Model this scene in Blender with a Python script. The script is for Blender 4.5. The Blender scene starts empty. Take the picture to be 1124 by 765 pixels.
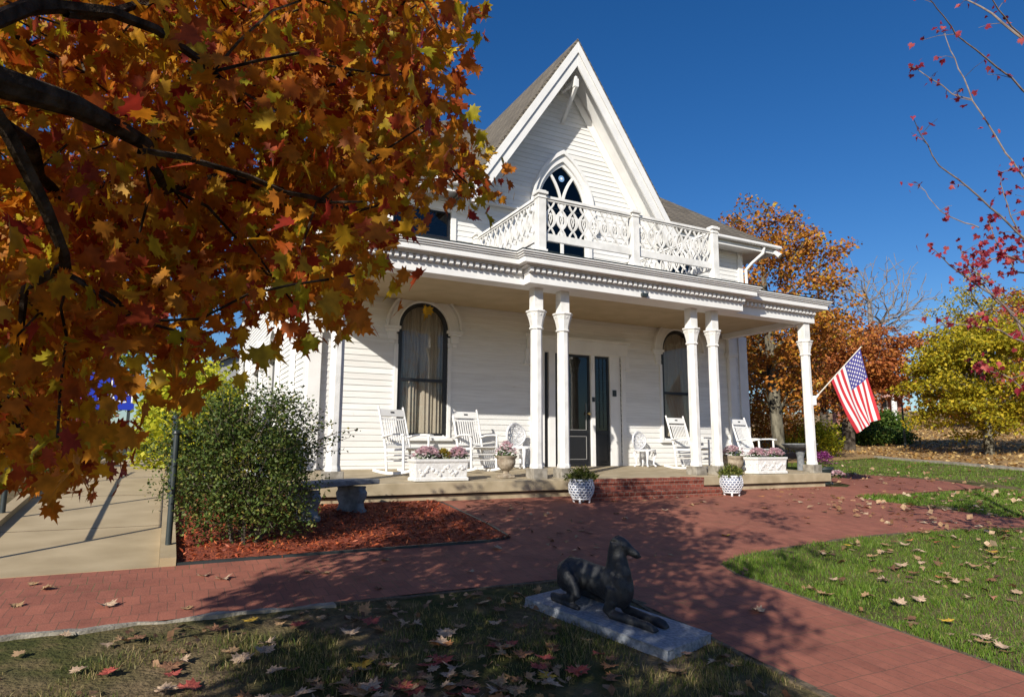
import bpy, math, random
import numpy as np
from mathutils import Vector, Matrix, noise
R=math.radians
rng=np.random.default_rng(11); random.seed(5)
scene=bpy.context.scene; COL=scene.collection
# ---------------------------------------------------------------- camera
p_,y_,r_=R(8.5),R(27.6),R(0.2)
Fw=Vector((math.sin(y_)*math.cos(p_),math.cos(y_)*math.cos(p_),math.sin(p_)))
Rt=Vector((math.cos(y_),-math.sin(y_),0)); Up=Rt.cross(Fw)
R2=Rt*math.cos(r_)+Up*math.sin(r_); U2=Up*math.cos(r_)-Rt*math.sin(r_)
cd=bpy.data.cameras.new('camera'); cam=bpy.data.objects.new('camera',cd); COL.objects.link(cam)
cam.matrix_world=Matrix(((R2.x,U2.x,-Fw.x,0),(R2.y,U2.y,-Fw.y,0),(R2.z,U2.z,-Fw.z,0),(0,0,0,1)))
cd.sensor_width=36; cd.lens=23.0; cd.clip_start=.05; cd.clip_end=2000
scene.camera=cam
# ---------------------------------------------------------------- light
SUN=Vector((1.27,1.0,-.8)).normalized()          # direction the light travels
EL=math.asin(-SUN.z); AZ=math.atan2(-SUN.x,-SUN.y)  # azimuth of the sun, clockwise from +Y
w=bpy.data.worlds.new('World'); scene.world=w; w.use_nodes=True
nt=w.node_tree; bg=nt.nodes['Background']
sky=nt.nodes.new('ShaderNodeTexSky'); sky.sky_type='NISHITA'; sky.sun_disc=False
sky.sun_elevation=EL; sky.sun_rotation=AZ%(2*math.pi)
sky.air_density=1.0; sky.dust_density=.7; sky.ozone_density=4.0; sky.altitude=300
hsv=nt.nodes.new('ShaderNodeHueSaturation'); hsv.inputs['Hue'].default_value=.508; hsv.inputs['Saturation'].default_value=1.28; nt.links.new(sky.outputs['Color'],hsv.inputs['Color']); nt.links.new(hsv.outputs['Color'],bg.inputs['Color']); bg.inputs['Strength'].default_value=.09
sd=bpy.data.lights.new('sun','SUN'); sd.energy=5.0; sd.angle=R(.5); sd.color=(1,.935,.825)
so=bpy.data.objects.new('sun',sd); COL.objects.link(so); so.rotation_euler=SUN.to_track_quat('-Z','Y').to_euler()
so.location=(-10,-8,12)
scene.view_settings.view_transform='Standard'; scene.view_settings.look='None'
scene.view_settings.exposure=0.27; scene.view_settings.gamma=1
# ---------------------------------------------------------------- materials
def lin(c):
    return tuple((x/255/12.92 if x<=10 else ((x/255+.055)/1.055)**2.4) for x in c)+(1,)
def newmat(name):
    m=bpy.data.materials.new(name); m.use_nodes=True
    n=m.node_tree.nodes; return m,n,m.node_tree.links,n['Principled BSDF']
def ramp(n,stops):
    r=n.new('ShaderNodeValToRGB'); e=r.color_ramp.elements
    while len(e)<len(stops): e.new(.5)
    for i,(p,c) in enumerate(stops): e[i].position=p; e[i].color=tuple(c[:3])+(1,)
    return r
def surf(name,c1,c2=None,scale=8,rough=.6,bump=0,bscale=40,spec=.5,metal=0,detail=6,stretch=None,c3=None):
    m,n,l,b=newmat(name)
    b.inputs['Roughness'].default_value=rough; b.inputs['Metallic'].default_value=metal
    b.inputs['Specular IOR Level'].default_value=spec
    if c2 is None: b.inputs['Base Color'].default_value=tuple(c1[:3])+(1,)
    else:
        tc=n.new('ShaderNodeTexCoord'); nz=n.new('ShaderNodeTexNoise'); nz.inputs['Scale'].default_value=scale; nz.inputs['Detail'].default_value=detail
        src=tc.outputs['Object']
        if stretch:
            mp=n.new('ShaderNodeMapping'); mp.inputs['Scale'].default_value=stretch; l.new(src,mp.inputs[0]); src=mp.outputs[0]
        l.new(src,nz.inputs['Vector'])
        st=[(.35,c1),(.65,c2)] if c3 is None else [(.3,c1),(.5,c2),(.7,c3)]
        r=ramp(n,st); l.new(nz.outputs['Fac'],r.inputs[0]); l.new(r.outputs[0],b.inputs['Base Color'])
    if bump:
        tc2=n.new('ShaderNodeTexCoord'); nb=n.new('ShaderNodeTexNoise'); nb.inputs['Scale'].default_value=bscale; nb.inputs['Detail'].default_value=5
        l.new(tc2.outputs['Object'],nb.inputs['Vector'])
        bp=n.new('ShaderNodeBump'); bp.inputs['Strength'].default_value=bump; bp.inputs['Distance'].default_value=.02
        l.new(nb.outputs['Fac'],bp.inputs['Height']); l.new(bp.outputs[0],b.inputs['Normal'])
    return m
def leafmat(name,stops,trans=.4,rough=.55):
    m,n,l,b=newmat(name)
    g=n.new('ShaderNodeNewGeometry'); r=ramp(n,stops); l.new(g.outputs['Random Per Island'],r.inputs[0])
    tc=n.new('ShaderNodeTexCoord'); nz=n.new('ShaderNodeTexNoise'); nz.inputs['Scale'].default_value=30; l.new(tc.outputs['Object'],nz.inputs['Vector'])
    hs=n.new('ShaderNodeHueSaturation'); mr=n.new('ShaderNodeMapRange'); mr.inputs[1].default_value=.3; mr.inputs[2].default_value=.7; mr.inputs[3].default_value=.7; mr.inputs[4].default_value=1.25
    l.new(nz.outputs['Fac'],mr.inputs[0]); l.new(mr.outputs[0],hs.inputs['Value']); l.new(r.outputs[0],hs.inputs['Color'])
    l.new(hs.outputs[0],b.inputs['Base Color']); b.inputs['Roughness'].default_value=rough; b.inputs['Specular IOR Level'].default_value=.3
    t=n.new('ShaderNodeBsdfTranslucent'); l.new(hs.outputs[0],t.inputs['Color'])
    mx=n.new('ShaderNodeMixShader'); mx.inputs[0].default_value=trans
    l.new(b.outputs[0],mx.inputs[1]); l.new(t.outputs[0],mx.inputs[2]); l.new(mx.outputs[0],n['Material Output'].inputs['Surface'])
    return m
M={}
M['white']=surf('white_paint',(.72,.715,.70),(.79,.785,.77),scale=3,rough=.55,bump=.05,bscale=60)
M['white_old']=surf('weathered_white_paint',(.64,.63,.60),(.80,.79,.765),scale=5,rough=.6,bump=.15,bscale=50,detail=9)
M['ceil']=surf('porch_ceiling_bounce_tan',(.42,.33,.20),(.48,.38,.24),scale=3,rough=.7)  # tan carries the warm bounce and shade under the porch roof
M['black']=surf('black_sash_paint',(.012,.012,.014),rough=.35)
M['iron']=surf('dark_painted_iron',(.02,.03,.032),(.03,.04,.042),rough=.45)
M['stone']=surf('weathered_limestone',(.17,.15,.12),(.34,.31,.26),scale=9,rough=.9,bump=.4,bscale=60)
M['slab']=surf('porch_concrete',(.33,.265,.165),(.45,.37,.245),scale=4,rough=.85,bump=.15,bscale=80,detail=9)
M['ramp']=surf('ramp_concrete',(.37,.285,.165),(.47,.37,.225),scale=2.2,rough=.9,bump=.12,bscale=120,detail=9)
M['bench']=surf('grey_cast_stone',(.13,.14,.15),(.24,.25,.26),scale=14,rough=.9,bump=.4,bscale=70)
M['granite']=surf('blue_grey_granite',(.17,.19,.22),(.31,.33,.36),scale=40,rough=.75,bump=.35,bscale=90)
M['bronze']=surf('dark_bronze',(.022,.024,.028),(.05,.052,.055),scale=10,rough=.55,bump=.35,bscale=38,metal=.35)
M['urn']=surf('tan_cast_stone',(.22,.17,.12),(.38,.32,.24),scale=16,rough=.85,bump=.3,bscale=80)
M['plaster']=surf('white_cast_planter',(.66,.65,.62),(.80,.79,.76),scale=18,rough=.7,bump=.3,bscale=60)
M['wicker']=surf('white_openwork',(.72,.73,.76),rough=.5)
M['soil']=surf('potting_soil',(.02,.015,.01),(.05,.035,.025),scale=60,rough=1)
M['bark']=surf('grey_brown_bark',(.045,.035,.026),(.13,.105,.08),scale=12,rough=.95,bump=.8,bscale=25,stretch=(1,1,.25))
M['bark_pale']=surf('pale_bark',(.055,.047,.034),(.21,.19,.14),scale=7,rough=1,bump=1,bscale=16,stretch=(1,1,.35),spec=.1)
M['bark_dark']=surf('dark_bark',(.022,.016,.012),(.085,.065,.048),scale=22,rough=1,bump=1,bscale=35,spec=.05,stretch=(1,1,.4))
M['twig_pale']=surf('pale_twig_bark',(.13,.10,.085),(.26,.21,.18),scale=14,rough=.9)
M['twig_grey']=surf('grey_twig_bark',(.16,.14,.13),(.24,.21,.20),scale=5,rough=.9)
M['curb']=surf('old_kerb_concrete',(.20,.18,.145),(.36,.33,.27),scale=7,rough=.95,bump=.5,bscale=50,detail=9)
M['soil_edge']=surf('path_edge_soil',(.07,.052,.03),(.16,.12,.075),scale=25,rough=1,bump=.6,bscale=60)
M['gold']=surf('brass',(.7,.5,.2),rough=.3,metal=1)
M['curtain']=surf('cream_lace_curtain',(.60,.555,.47),(.74,.70,.62),scale=50,rough=.9)
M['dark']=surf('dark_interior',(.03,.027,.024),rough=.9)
M['sash_sheen']=surf('grey_sash_reflection',(.10,.10,.105),(.15,.15,.155),scale=6,rough=.6)  # sash reflection given as a flat grey
M['pole']=surf('flag_pole_paint',(.62,.58,.50),rough=.45)
M['flag_red']=surf('flag_red_cloth',(.50,.028,.04),rough=.8)
M['flag_white']=surf('flag_white_cloth',(.74,.71,.70),rough=.8)
M['flag_blue']=surf('flag_blue_cloth',(.06,.055,.24),rough=.8)
M['sign_blue']=surf('blue_sign_paint',(.01,.03,.36),rough=.4)
M['grey_house']=surf('grey_siding',(.30,.30,.29),(.36,.36,.35),scale=2,rough=.8)
M['brickwall']=surf('far_red_brick',(.26,.10,.075),(.36,.16,.12),scale=20,rough=.9)
# glass: real reflection, see-through
def glassmat(name,tint):
    m,n,l,b=newmat(name); n.remove(b)
    tr=n.new('ShaderNodeBsdfTransparent'); tr.inputs[0].default_value=tint
    gl=n.new('ShaderNodeBsdfGlossy'); gl.inputs['Roughness'].default_value=.015
    lw=n.new('ShaderNodeLayerWeight'); pw=n.new('ShaderNodeMath'); pw.operation='POWER'; pw.inputs[1].default_value=4; l.new(lw.outputs['Facing'],pw.inputs[0]); fr=n.new('ShaderNodeMath'); fr.operation='MULTIPLY_ADD'; fr.inputs[1].default_value=.8; fr.inputs[2].default_value=.045; l.new(pw.outputs[0],fr.inputs[0])
    mx=n.new('ShaderNodeMixShader'); l.new(fr.outputs[0],mx.inputs[0]); l.new(tr.outputs[0],mx.inputs[1]); l.new(gl.outputs[0],mx.inputs[2])
    l.new(mx.outputs[0],n['Material Output'].inputs['Surface']); return m
M['glass']=glassmat('window_glass',(.83,.82,.80,1))
M['glass_green']=glassmat('green_leaded_glass',(.22,.30,.26,1))
# clapboard paint: slight board-to-board and weather variation
def clapmat():
    m,n,l,b=newmat('white_clapboard_paint'); b.inputs['Roughness'].default_value=.6
    tc=n.new('ShaderNodeTexCoord'); mp=n.new('ShaderNodeMapping'); mp.inputs['Scale'].default_value=(.6,.6,9)
    nz=n.new('ShaderNodeTexNoise'); nz.inputs['Scale'].default_value=3; nz.inputs['Detail'].default_value=7
    l.new(tc.outputs['Object'],mp.inputs[0]); l.new(mp.outputs[0],nz.inputs['Vector'])
    r=ramp(n,[(.3,(.69,.68,.655)),(.6,(.775,.77,.75))]); l.new(nz.outputs['Fac'],r.inputs[0])
    g=n.new('ShaderNodeNewGeometry'); mr=n.new('ShaderNodeMapRange'); mr.inputs[3].default_value=.93; mr.inputs[4].default_value=1.05; l.new(g.outputs['Random Per Island'],mr.inputs[0])
    hs=n.new('ShaderNodeHueSaturation'); l.new(mr.outputs[0],hs.inputs['Value']); l.new(r.outputs[0],hs.inputs['Color'])
    # grime specks and worn patches
    n2=n.new('ShaderNodeTexNoise'); n2.inputs['Scale'].default_value=7; n2.inputs['Detail'].default_value=10; n2.inputs['Roughness'].default_value=.75; l.new(tc.outputs['Object'],n2.inputs['Vector'])
    r2=ramp(n,[(.60,(1,1,1)),(.74,(.80,.76,.69))]); l.new(n2.outputs['Fac'],r2.inputs[0])
    mx=n.new('ShaderNodeMix'); mx.data_type='RGBA'; mx.blend_type='MULTIPLY'; mx.inputs[0].default_value=1; l.new(hs.outputs[0],mx.inputs[6]); l.new(r2.outputs[0],mx.inputs[7]); l.new(mx.outputs[2],b.inputs['Base Color'])
    return m
M['clap']=clapmat()
def shingle():
    m,n,l,b=newmat('asphalt_shingles'); b.inputs['Roughness'].default_value=.95
    tc=n.new('ShaderNodeTexCoord'); sp=n.new('ShaderNodeSeparateXYZ'); l.new(tc.outputs['Object'],sp.inputs[0])
    ad=n.new('ShaderNodeMath'); ad.operation='ADD'; l.new(sp.outputs[0],ad.inputs[0]); l.new(sp.outputs[1],ad.inputs[1])
    cb=n.new('ShaderNodeCombineXYZ'); l.new(ad.outputs[0],cb.inputs[0]); l.new(sp.outputs[2],cb.inputs[1])
    br=n.new('ShaderNodeTexBrick'); l.new(cb.outputs[0],br.inputs['Vector'])
    br.inputs['Scale'].default_value=1; br.inputs['Brick Width'].default_value=.30; br.inputs['Row Height'].default_value=.10; br.inputs['Mortar Size'].default_value=.012
    br.inputs['Color1'].default_value=(.13,.112,.085,1); br.inputs['Color2'].default_value=(.205,.178,.138,1); br.inputs['Mortar'].default_value=(.06,.052,.045,1)
    nz=n.new('ShaderNodeTexNoise'); nz.inputs['Scale'].default_value=25; l.new(tc.outputs['Object'],nz.inputs['Vector'])
    mx=n.new('ShaderNodeMix'); mx.data_type='RGBA'; mx.blend_type='MULTIPLY'; mx.inputs[0].default_value=.7
    r=ramp(n,[(.3,(.55,.55,.55)),(.7,(1.2,1.15,1.1))]); l.new(nz.outputs['Fac'],r.inputs[0])
    l.new(br.outputs['Color'],mx.inputs[6]); l.new(r.outputs[0],mx.inputs[7]); l.new(mx.outputs[2],b.inputs['Base Color'])
    bp=n.new('ShaderNodeBump'); bp.inputs['Strength'].default_value=.6; bp.inputs['Distance'].default_value=.02; l.new(br.outputs['Fac'],bp.inputs['Height']); bp.invert=True; l.new(bp.outputs[0],b.inputs['Normal'])
    return m
M['shingle']=shingle()
def brickmat(name,bw,rh,swap,c1,c2,mort,wear=True,vert=False):
    m,n,l,b=newmat(name); b.inputs['Roughness'].default_value=.85; b.inputs['Specular IOR Level'].default_value=.3
    tc=n.new('ShaderNodeTexCoord'); sp=n.new('ShaderNodeSeparateXYZ'); l.new(tc.outputs['Object'],sp.inputs[0])
    wz=n.new('ShaderNodeTexNoise'); wz.inputs['Scale'].default_value=2.3; l.new(tc.outputs['Object'],wz.inputs['Vector'])
    cb=n.new('ShaderNodeCombineXYZ')
    def wob(o,ch):
        a=n.new('ShaderNodeMath'); a.operation='MULTIPLY_ADD'; a.inputs[1].default_value=.05
        sx=n.new('ShaderNodeSeparateColor'); l.new(wz.outputs['Color'],sx.inputs[0]); l.new(sx.outputs[ch],a.inputs[0]); l.new(o,a.inputs[2]); return a.outputs[0]
    if vert: l.new(sp.outputs[0],cb.inputs[0]); l.new(sp.outputs[2],cb.inputs[1])
    elif swap: l.new(wob(sp.outputs[1],0),cb.inputs[0]); l.new(wob(sp.outputs[0],1),cb.inputs[1])
    else: l.new(wob(sp.outputs[0],0),cb.inputs[0]); l.new(wob(sp.outputs[1],1),cb.inputs[1])
    br=n.new('ShaderNodeTexBrick'); l.new(cb.outputs[0],br.inputs['Vector'])
    br.inputs['Scale'].default_value=1; br.inputs['Brick Width'].default_value=bw; br.inputs['Row Height'].default_value=rh
    br.inputs['Mortar Size'].default_value=.0045 if vert else .0032; br.inputs['Mortar Smooth'].default_value=.15; br.inputs['Bias'].default_value=-.1
    br.inputs['Color1'].default_value=c1+(1,); br.inputs['Color2'].default_value=c2+(1,); br.inputs['Mortar'].default_value=mort+(1,)
    nz=n.new('ShaderNodeTexNoise'); nz.inputs['Scale'].default_value=1.1; nz.inputs['Detail'].default_value=9; nz.inputs['Roughness'].default_value=.7; l.new(tc.outputs['Object'],nz.inputs['Vector'])
    r=ramp(n,[(.25,(.62,.64,.66)),(.5,(1.0,1.0,1.0)),(.75,(1.28,1.24,1.20))]); l.new(nz.outputs['Fac'],r.inputs[0])
    nz.inputs['Scale'].default_value=3.2 if not vert else 6
    mx=n.new('ShaderNodeMix'); mx.data_type='RGBA'; mx.blend_type='MULTIPLY'; mx.inputs[0].default_value=.85
    l.new(br.outputs['Color'],mx.inputs[6]); l.new(r.outputs[0],mx.inputs[7]); l.new(mx.outputs[2],b.inputs['Base Color'])
    n3=n.new('ShaderNodeTexNoise'); n3.inputs['Scale'].default_value=1.7; n3.inputs['Detail'].default_value=8; l.new(tc.outputs['Object'],n3.inputs['Vector'])
    r3=ramp(n,[(.50,(0,0,0)),(.72,(1,1,1))]); l.new(n3.outputs['Fac'],r3.inputs[0]); ml=n.new('ShaderNodeMath'); ml.operation='MULTIPLY'; l.new(r3.outputs[0],ml.inputs[0]); l.new(br.outputs['Fac'],ml.inputs[1])
    m3=n.new('ShaderNodeMix'); m3.data_type='RGBA'; l.new(ml.outputs[0],m3.inputs[0]); l.new(mx.outputs[2],m3.inputs[6]); m3.inputs[7].default_value=(.16,.15,.06,1) if not vert else (.3,.26,.22,1)
    n4=n.new('ShaderNodeTexNoise'); n4.inputs['Scale'].default_value=22; n4.inputs['Detail'].default_value=6; n4.inputs['Roughness'].default_value=.8; l.new(tc.outputs['Object'],n4.inputs['Vector'])
    r4=ramp(n,[(.30,(.62,.62,.64)),(.45,(1,1,1)),(.62,(1,1,1)),(.76,(1.35,1.3,1.25))]); l.new(n4.outputs['Fac'],r4.inputs[0]); m4=n.new('ShaderNodeMix'); m4.data_type='RGBA'; m4.blend_type='MULTIPLY'; m4.inputs[0].default_value=.8
    l.new(m3.outputs[2],m4.inputs[6]); l.new(r4.outputs[0],m4.inputs[7]); l.new(m4.outputs[2],b.inputs['Base Color'])
    n2=n.new('ShaderNodeTexNoise'); n2.inputs['Scale'].default_value=70; n2.inputs['Detail'].default_value=4; l.new(tc.outputs['Object'],n2.inputs['Vector'])
    b1=n.new('ShaderNodeBump'); b1.inputs['Strength'].default_value=.35; b1.inputs['Distance'].default_value=.008; l.new(n2.outputs['Fac'],b1.inputs['Height'])
    b2=n.new('ShaderNodeBump'); b2.invert=True; b2.inputs['Strength'].default_value=.45; b2.inputs['Distance'].default_value=.008; l.new(br.outputs['Fac'],b2.inputs['Height']); l.new(b1.outputs[0],b2.inputs['Normal']); l.new(b2.outputs[0],b.inputs['Normal'])
    return m
M['paver']=brickmat('brick_pavers',.112,.215,False,(.285,.102,.067),(.345,.126,.082),(.185,.090,.060))
M['steps']=brickmat('brick_steps',.11,.075,False,(.17,.042,.028),(.29,.085,.055),(.20,.15,.12),vert=True)
def groundmat():
    m,n,l,b=newmat('lawn_ground'); b.inputs['Roughness'].default_value=1; b.inputs['Specular IOR Level'].default_value=.1
    tc=n.new('ShaderNodeTexCoord')
    def nz(s,d=6):
        x=n.new('ShaderNodeTexNoise'); x.inputs['Scale'].default_value=s; x.inputs['Detail'].default_value=d; l.new(tc.outputs['Object'],x.inputs['Vector']); return x.outputs['Fac']
    g=ramp(n,[(.3,(.040,.050,.016)),(.5,(.075,.075,.026)),(.7,(.15,.115,.055))]); l.new(nz(5,9),g.inputs[0])
    d=ramp(n,[(.3,(.11,.08,.045)),(.7,(.23,.17,.095))]); l.new(nz(18,9),d.inputs[0])
    pm=ramp(n,[(.44,(0,0,0)),(.58,(1,1,1))]); l.new(nz(.9,5),pm.inputs[0])
    mx=n.new('ShaderNodeMix'); mx.data_type='RGBA'; l.new(pm.outputs[0],mx.inputs[0]); l.new(g.outputs[0],mx.inputs[6]); l.new(d.outputs[0],mx.inputs[7])
    l.new(mx.outputs[2],b.inputs['Base Color'])
    bp=n.new('ShaderNodeBump'); bp.inputs['Strength'].default_value=.7; bp.inputs['Distance'].default_value=.03; l.new(nz(40,6),bp.inputs['Height']); l.new(bp.outputs[0],b.inputs['Normal'])
    return m
M['ground']=groundmat()
M['litter']=surf('leaf_littered_hillside',(.16,.085,.03),(.33,.20,.08),scale=14,rough=1,bump=.8,bscale=18,detail=10,c3=(.42,.28,.12))
M['mulch']=surf('red_wood_mulch',(.16,.028,.012),(.38,.08,.028),scale=30,rough=1,bump=1,bscale=60,detail=8)
M['chip']=leafmat('red_mulch_chips',[(0,(.18,.03,.014)),(.5,(.40,.08,.026)),(1,(.54,.17,.06))],trans=0)
M['grass']=leafmat('grass_blades',[(0,(.060,.130,.010)),(.5,(.115,.205,.018)),(.92,(.17,.235,.03)),(1,(.32,.30,.10))],trans=.25)
M['grass_dry']=leafmat('dry_grass_blades',[(0,(.06,.10,.012)),(.4,(.14,.145,.034)),(.7,(.24,.20,.075)),(1,(.36,.27,.13))],trans=.25)
M['leaf_maple']=leafmat('autumn_maple_leaves',[(0,(.32,.030,.02)),(.09,(.42,.068,.015)),(.28,(.52,.155,.013)),(.6,(.57,.235,.014)),(.85,(.58,.34,.017)),(.94,(.38,.36,.018)),(1,(.72,.50,.025))],trans=.5)
M['leaf_red']=leafmat('crimson_maple_leaves',[(0,(.20,.014,.028)),(.6,(.38,.035,.06)),(1,(.54,.12,.10))],trans=.45)
M['leaf_oak']=leafmat('rust_oak_leaves',[(0,(.24,.085,.024)),(.5,(.50,.185,.03)),(.8,(.60,.28,.03)),(1,(.44,.34,.04))],trans=.3)
M['leaf_rust']=leafmat('russet_leaves',[(0,(.28,.078,.028)),(.6,(.50,.17,.045)),(1,(.58,.26,.06))],trans=.3)
M['leaf_yellow']=leafmat('golden_leaves',[(0,(.20,.21,.016)),(.5,(.43,.35,.020)),(1,(.60,.44,.028))],trans=.35)
M['leaf_lime']=leafmat('yellow_green_leaves',[(0,(.22,.28,.015)),(.6,(.52,.52,.03)),(1,(.68,.60,.05))],trans=.4)
M['leaf_bush']=leafmat('dark_shrub_leaves',[(0,(.035,.068,.013)),(.5,(.085,.130,.024)),(.85,(.14,.18,.036)),(1,(.26,.22,.055))],trans=.25)
M['leaf_green']=leafmat('green_leaves',[(0,(.03,.07,.012)),(.6,(.07,.14,.02)),(1,(.17,.22,.04))],trans=.3)
M['leaf_herb']=leafmat('flower_foliage',[(0,(.03,.08,.015)),(.7,(.07,.15,.025)),(1,(.14,.20,.04))],trans=.3)
M['leaf_trail']=leafmat('olive_trailing_foliage',[(0,(.06,.09,.015)),(.6,(.15,.18,.03)),(1,(.30,.29,.07))],trans=.3)
M['petal_pink']=leafmat('pale_pink_petals',[(0,(.80,.55,.60)),(.5,(.90,.72,.75)),(1,(.95,.88,.88))],trans=.35)
M['petal_yellow']=leafmat('yellow_petals',[(0,(.45,.36,.05)),(1,(.62,.50,.12))],trans=.2)
M['petal_purple']=leafmat('magenta_petals',[(0,(.32,.05,.26)),(1,(.62,.20,.48))],trans=.2)
M['petal_rose']=leafmat('rose_petals',[(0,(.55,.12,.20)),(1,(.75,.30,.36))],trans=.2)
for nm,c in dict(tan=((.26,.15,.07),(.42,.27,.14)),brown=((.13,.06,.03),(.25,.12,.06)),red=((.25,.035,.03),(.40,.09,.06)),yellow=((.48,.28,.025),(.60,.40,.05)),orange=((.34,.125,.04),(.48,.22,.08)),pale=((.34,.23,.15),(.52,.38,.26))).items():
    M['fallen_'+nm]=surf('fallen_'+nm+'_leaf',c[0],c[1],scale=14,rough=.8,bump=.4,bscale=40)
# ---------------------------------------------------------------- helpers
def wloc(o):
    v=Vector((0,0,0))
    while o: v=v+o.location; o=o.parent
    return v
def link(name,me,parent=None):
    o=bpy.data.objects.new(name,me); COL.objects.link(o)
    if parent: o.parent=parent
    return o
def tag(o,label=None,cat=None,group=None,kind=None):
    if label: o['label']=label
    if cat: o['category']=cat
    if group: o['group']=group
    if kind: o['kind']=kind
    return o
def thing(name,loc,label,cat,group=None,rz=0):
    o=bpy.data.objects.new(name,None); COL.objects.link(o); o.location=loc; o.rotation_euler=(0,0,rz); o.empty_display_size=.2
    return tag(o,label,cat,group)
def copy_tree(o,parent=None):
    c=o.copy(); COL.objects.link(c)
    if parent: c.parent=parent
    for ch in o.children: copy_tree(ch,c)
    return c
def np_mesh(name,V,Fc,mats,parent=None,mi=None,smooth=False,local=False):
    """V (n,3) world coordinates, Fc (m,k) equal-sized faces"""
    V=np.asarray(V,np.float32).copy(); Fc=np.asarray(Fc,np.int32); m,k=Fc.shape
    if parent and not local: V-=np.array(wloc(parent),np.float32)
    me=bpy.data.meshes.new(name); me.vertices.add(len(V)); me.vertices.foreach_set('co',V.ravel())
    me.loops.add(m*k); me.loops.foreach_set('vertex_index',Fc.ravel()); me.polygons.add(m)
    me.polygons.foreach_set('loop_start',np.arange(0,m*k,k,dtype=np.int32)); me.polygons.foreach_set('loop_total',np.full(m,k,np.int32))
    for x in (mats if isinstance(mats,(list,tuple)) else [mats]): me.materials.append(x)
    if mi is not None: me.polygons.foreach_set('material_index',np.asarray(mi,np.int32))
    if smooth: me.polygons.foreach_set('use_smooth',np.ones(m,bool))
    me.update(calc_edges=True); me.validate()
    return link(name,me,parent)
class MB:
    def __init__(s): s.v=[]; s.f=[]; s.m=[]
    def add(s,v,f,m=0):
        k=len(s.v); s.v+=[tuple(x) for x in v]; s.f+=[tuple(i+k for i in q) for q in f]; s.m+=[m]*len(f)
    def box(s,x0,x1,y0,y1,z0,z1,m=0):
        s.add([(x0,y0,z0),(x1,y0,z0),(x1,y1,z0),(x0,y1,z0),(x0,y0,z1),(x1,y0,z1),(x1,y1,z1),(x0,y1,z1)],
              [(0,3,2,1),(4,5,6,7),(0,1,5,4),(1,2,6,5),(2,3,7,6),(3,0,4,7)],m)
    def bar(s,a,b,wd,ht,up=(0,0,1),m=0):
        a=Vector(a);b=Vector(b);d=(b-a).normalized();u=Vector(up)
        sd=d.cross(u)
        if sd.length<1e-4: sd=d.cross(Vector((0,1,0)))
        sd.normalize(); u=sd.cross(d); V=[]
        for q in (a,b):
            for i,j in ((-1,-1),(1,-1),(1,1),(-1,1)): V.append(q+sd*(i*wd/2)+u*(j*ht/2))
        s.add(V,[(0,1,2,3),(7,6,5,4),(0,4,5,1),(1,5,6,2),(2,6,7,3),(3,7,4,0)],m)
    def tube(s,pts,rad,n=8,m=0,cap=True,sq=None):
        P=[Vector(p) for p in pts]; N=len(P)
        if not hasattr(rad,'__len__'): rad=[rad]*N
        V=[];prev=None
        for i in range(N):
            d=(P[min(i+1,N-1)]-P[max(i-1,0)])
            if d.length<1e-9: d=Vector((0,0,1))
            d.normalize()
            if prev is None:
                a=d.cross(Vector((0,0,1)))
                if a.length<.05: a=d.cross(Vector((0,1,0)))
            else: a=prev-d*prev.dot(d)
            a.normalize(); b=d.cross(a); prev=a
            for j in range(n):
                t=2*math.pi*j/n; r=rad[i]
                ra,rb=(r if not hasattr(r,'__len__') else r[0]),(r if not hasattr(r,'__len__') else r[1])
                V.append(P[i]+a*(ra*math.cos(t))+b*(rb*math.sin(t)))
        f=[]
        for i in range(N-1):
            for j in range(n): f.append((i*n+j,i*n+(j+1)%n,(i+1)*n+(j+1)%n,(i+1)*n+j))
        if cap: f+= [tuple(range(n-1,-1,-1)),tuple((N-1)*n+j for j in range(n))]
        s.add(V,f,m)
    def lathe(s,c,prof,n=24,m=0,rot=0,sx=1,sy=1,cap=True):
        V=[];f=[]
        for r,z in prof:
            for j in range(n):
                t=2*math.pi*j/n+rot; V.append((c[0]+r*math.cos(t)*sx,c[1]+r*math.sin(t)*sy,c[2]+z))
        N=len(prof)
        for i in range(N-1):
            for j in range(n): f.append((i*n+j,i*n+(j+1)%n,(i+1)*n+(j+1)%n,(i+1)*n+j))
        if cap: f+=[tuple(range(n-1,-1,-1)),tuple((N-1)*n+j for j in range(n))]
        s.add(V,f,m)
    def prism(s,poly,fn,d0,d1,m=0):
        n=len(poly); V=[fn(x,y,d0) for x,y in poly]+[fn(x,y,d1) for x,y in poly]
        s.add(V,[tuple(range(n)),tuple(range(2*n-1,n-1,-1))]+[(i,i+n,(i+1)%n+n,(i+1)%n) for i in range(n)],m)
    def band(s,inner,outer,fn,d0,d1,m=0):
        """closed strip between two polylines of equal length, extruded"""
        n=len(inner); V=[fn(*q,d0) for q in inner]+[fn(*q,d0) for q in outer]+[fn(*q,d1) for q in inner]+[fn(*q,d1) for q in outer]
        f=[]
        for i in range(n-1):
            a,b,c,d=i,i+1,n+i+1,n+i
            f+=[(a,b,c,d),(2*n+d,2*n+c,2*n+b,2*n+a),(a,2*n+a,2*n+b,b),(d,c,2*n+c,2*n+d)]
        f+=[(0,n,3*n,2*n),(n-1,3*n-1,4*n-1,2*n-1)]
        s.add(V,f,m)
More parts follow.
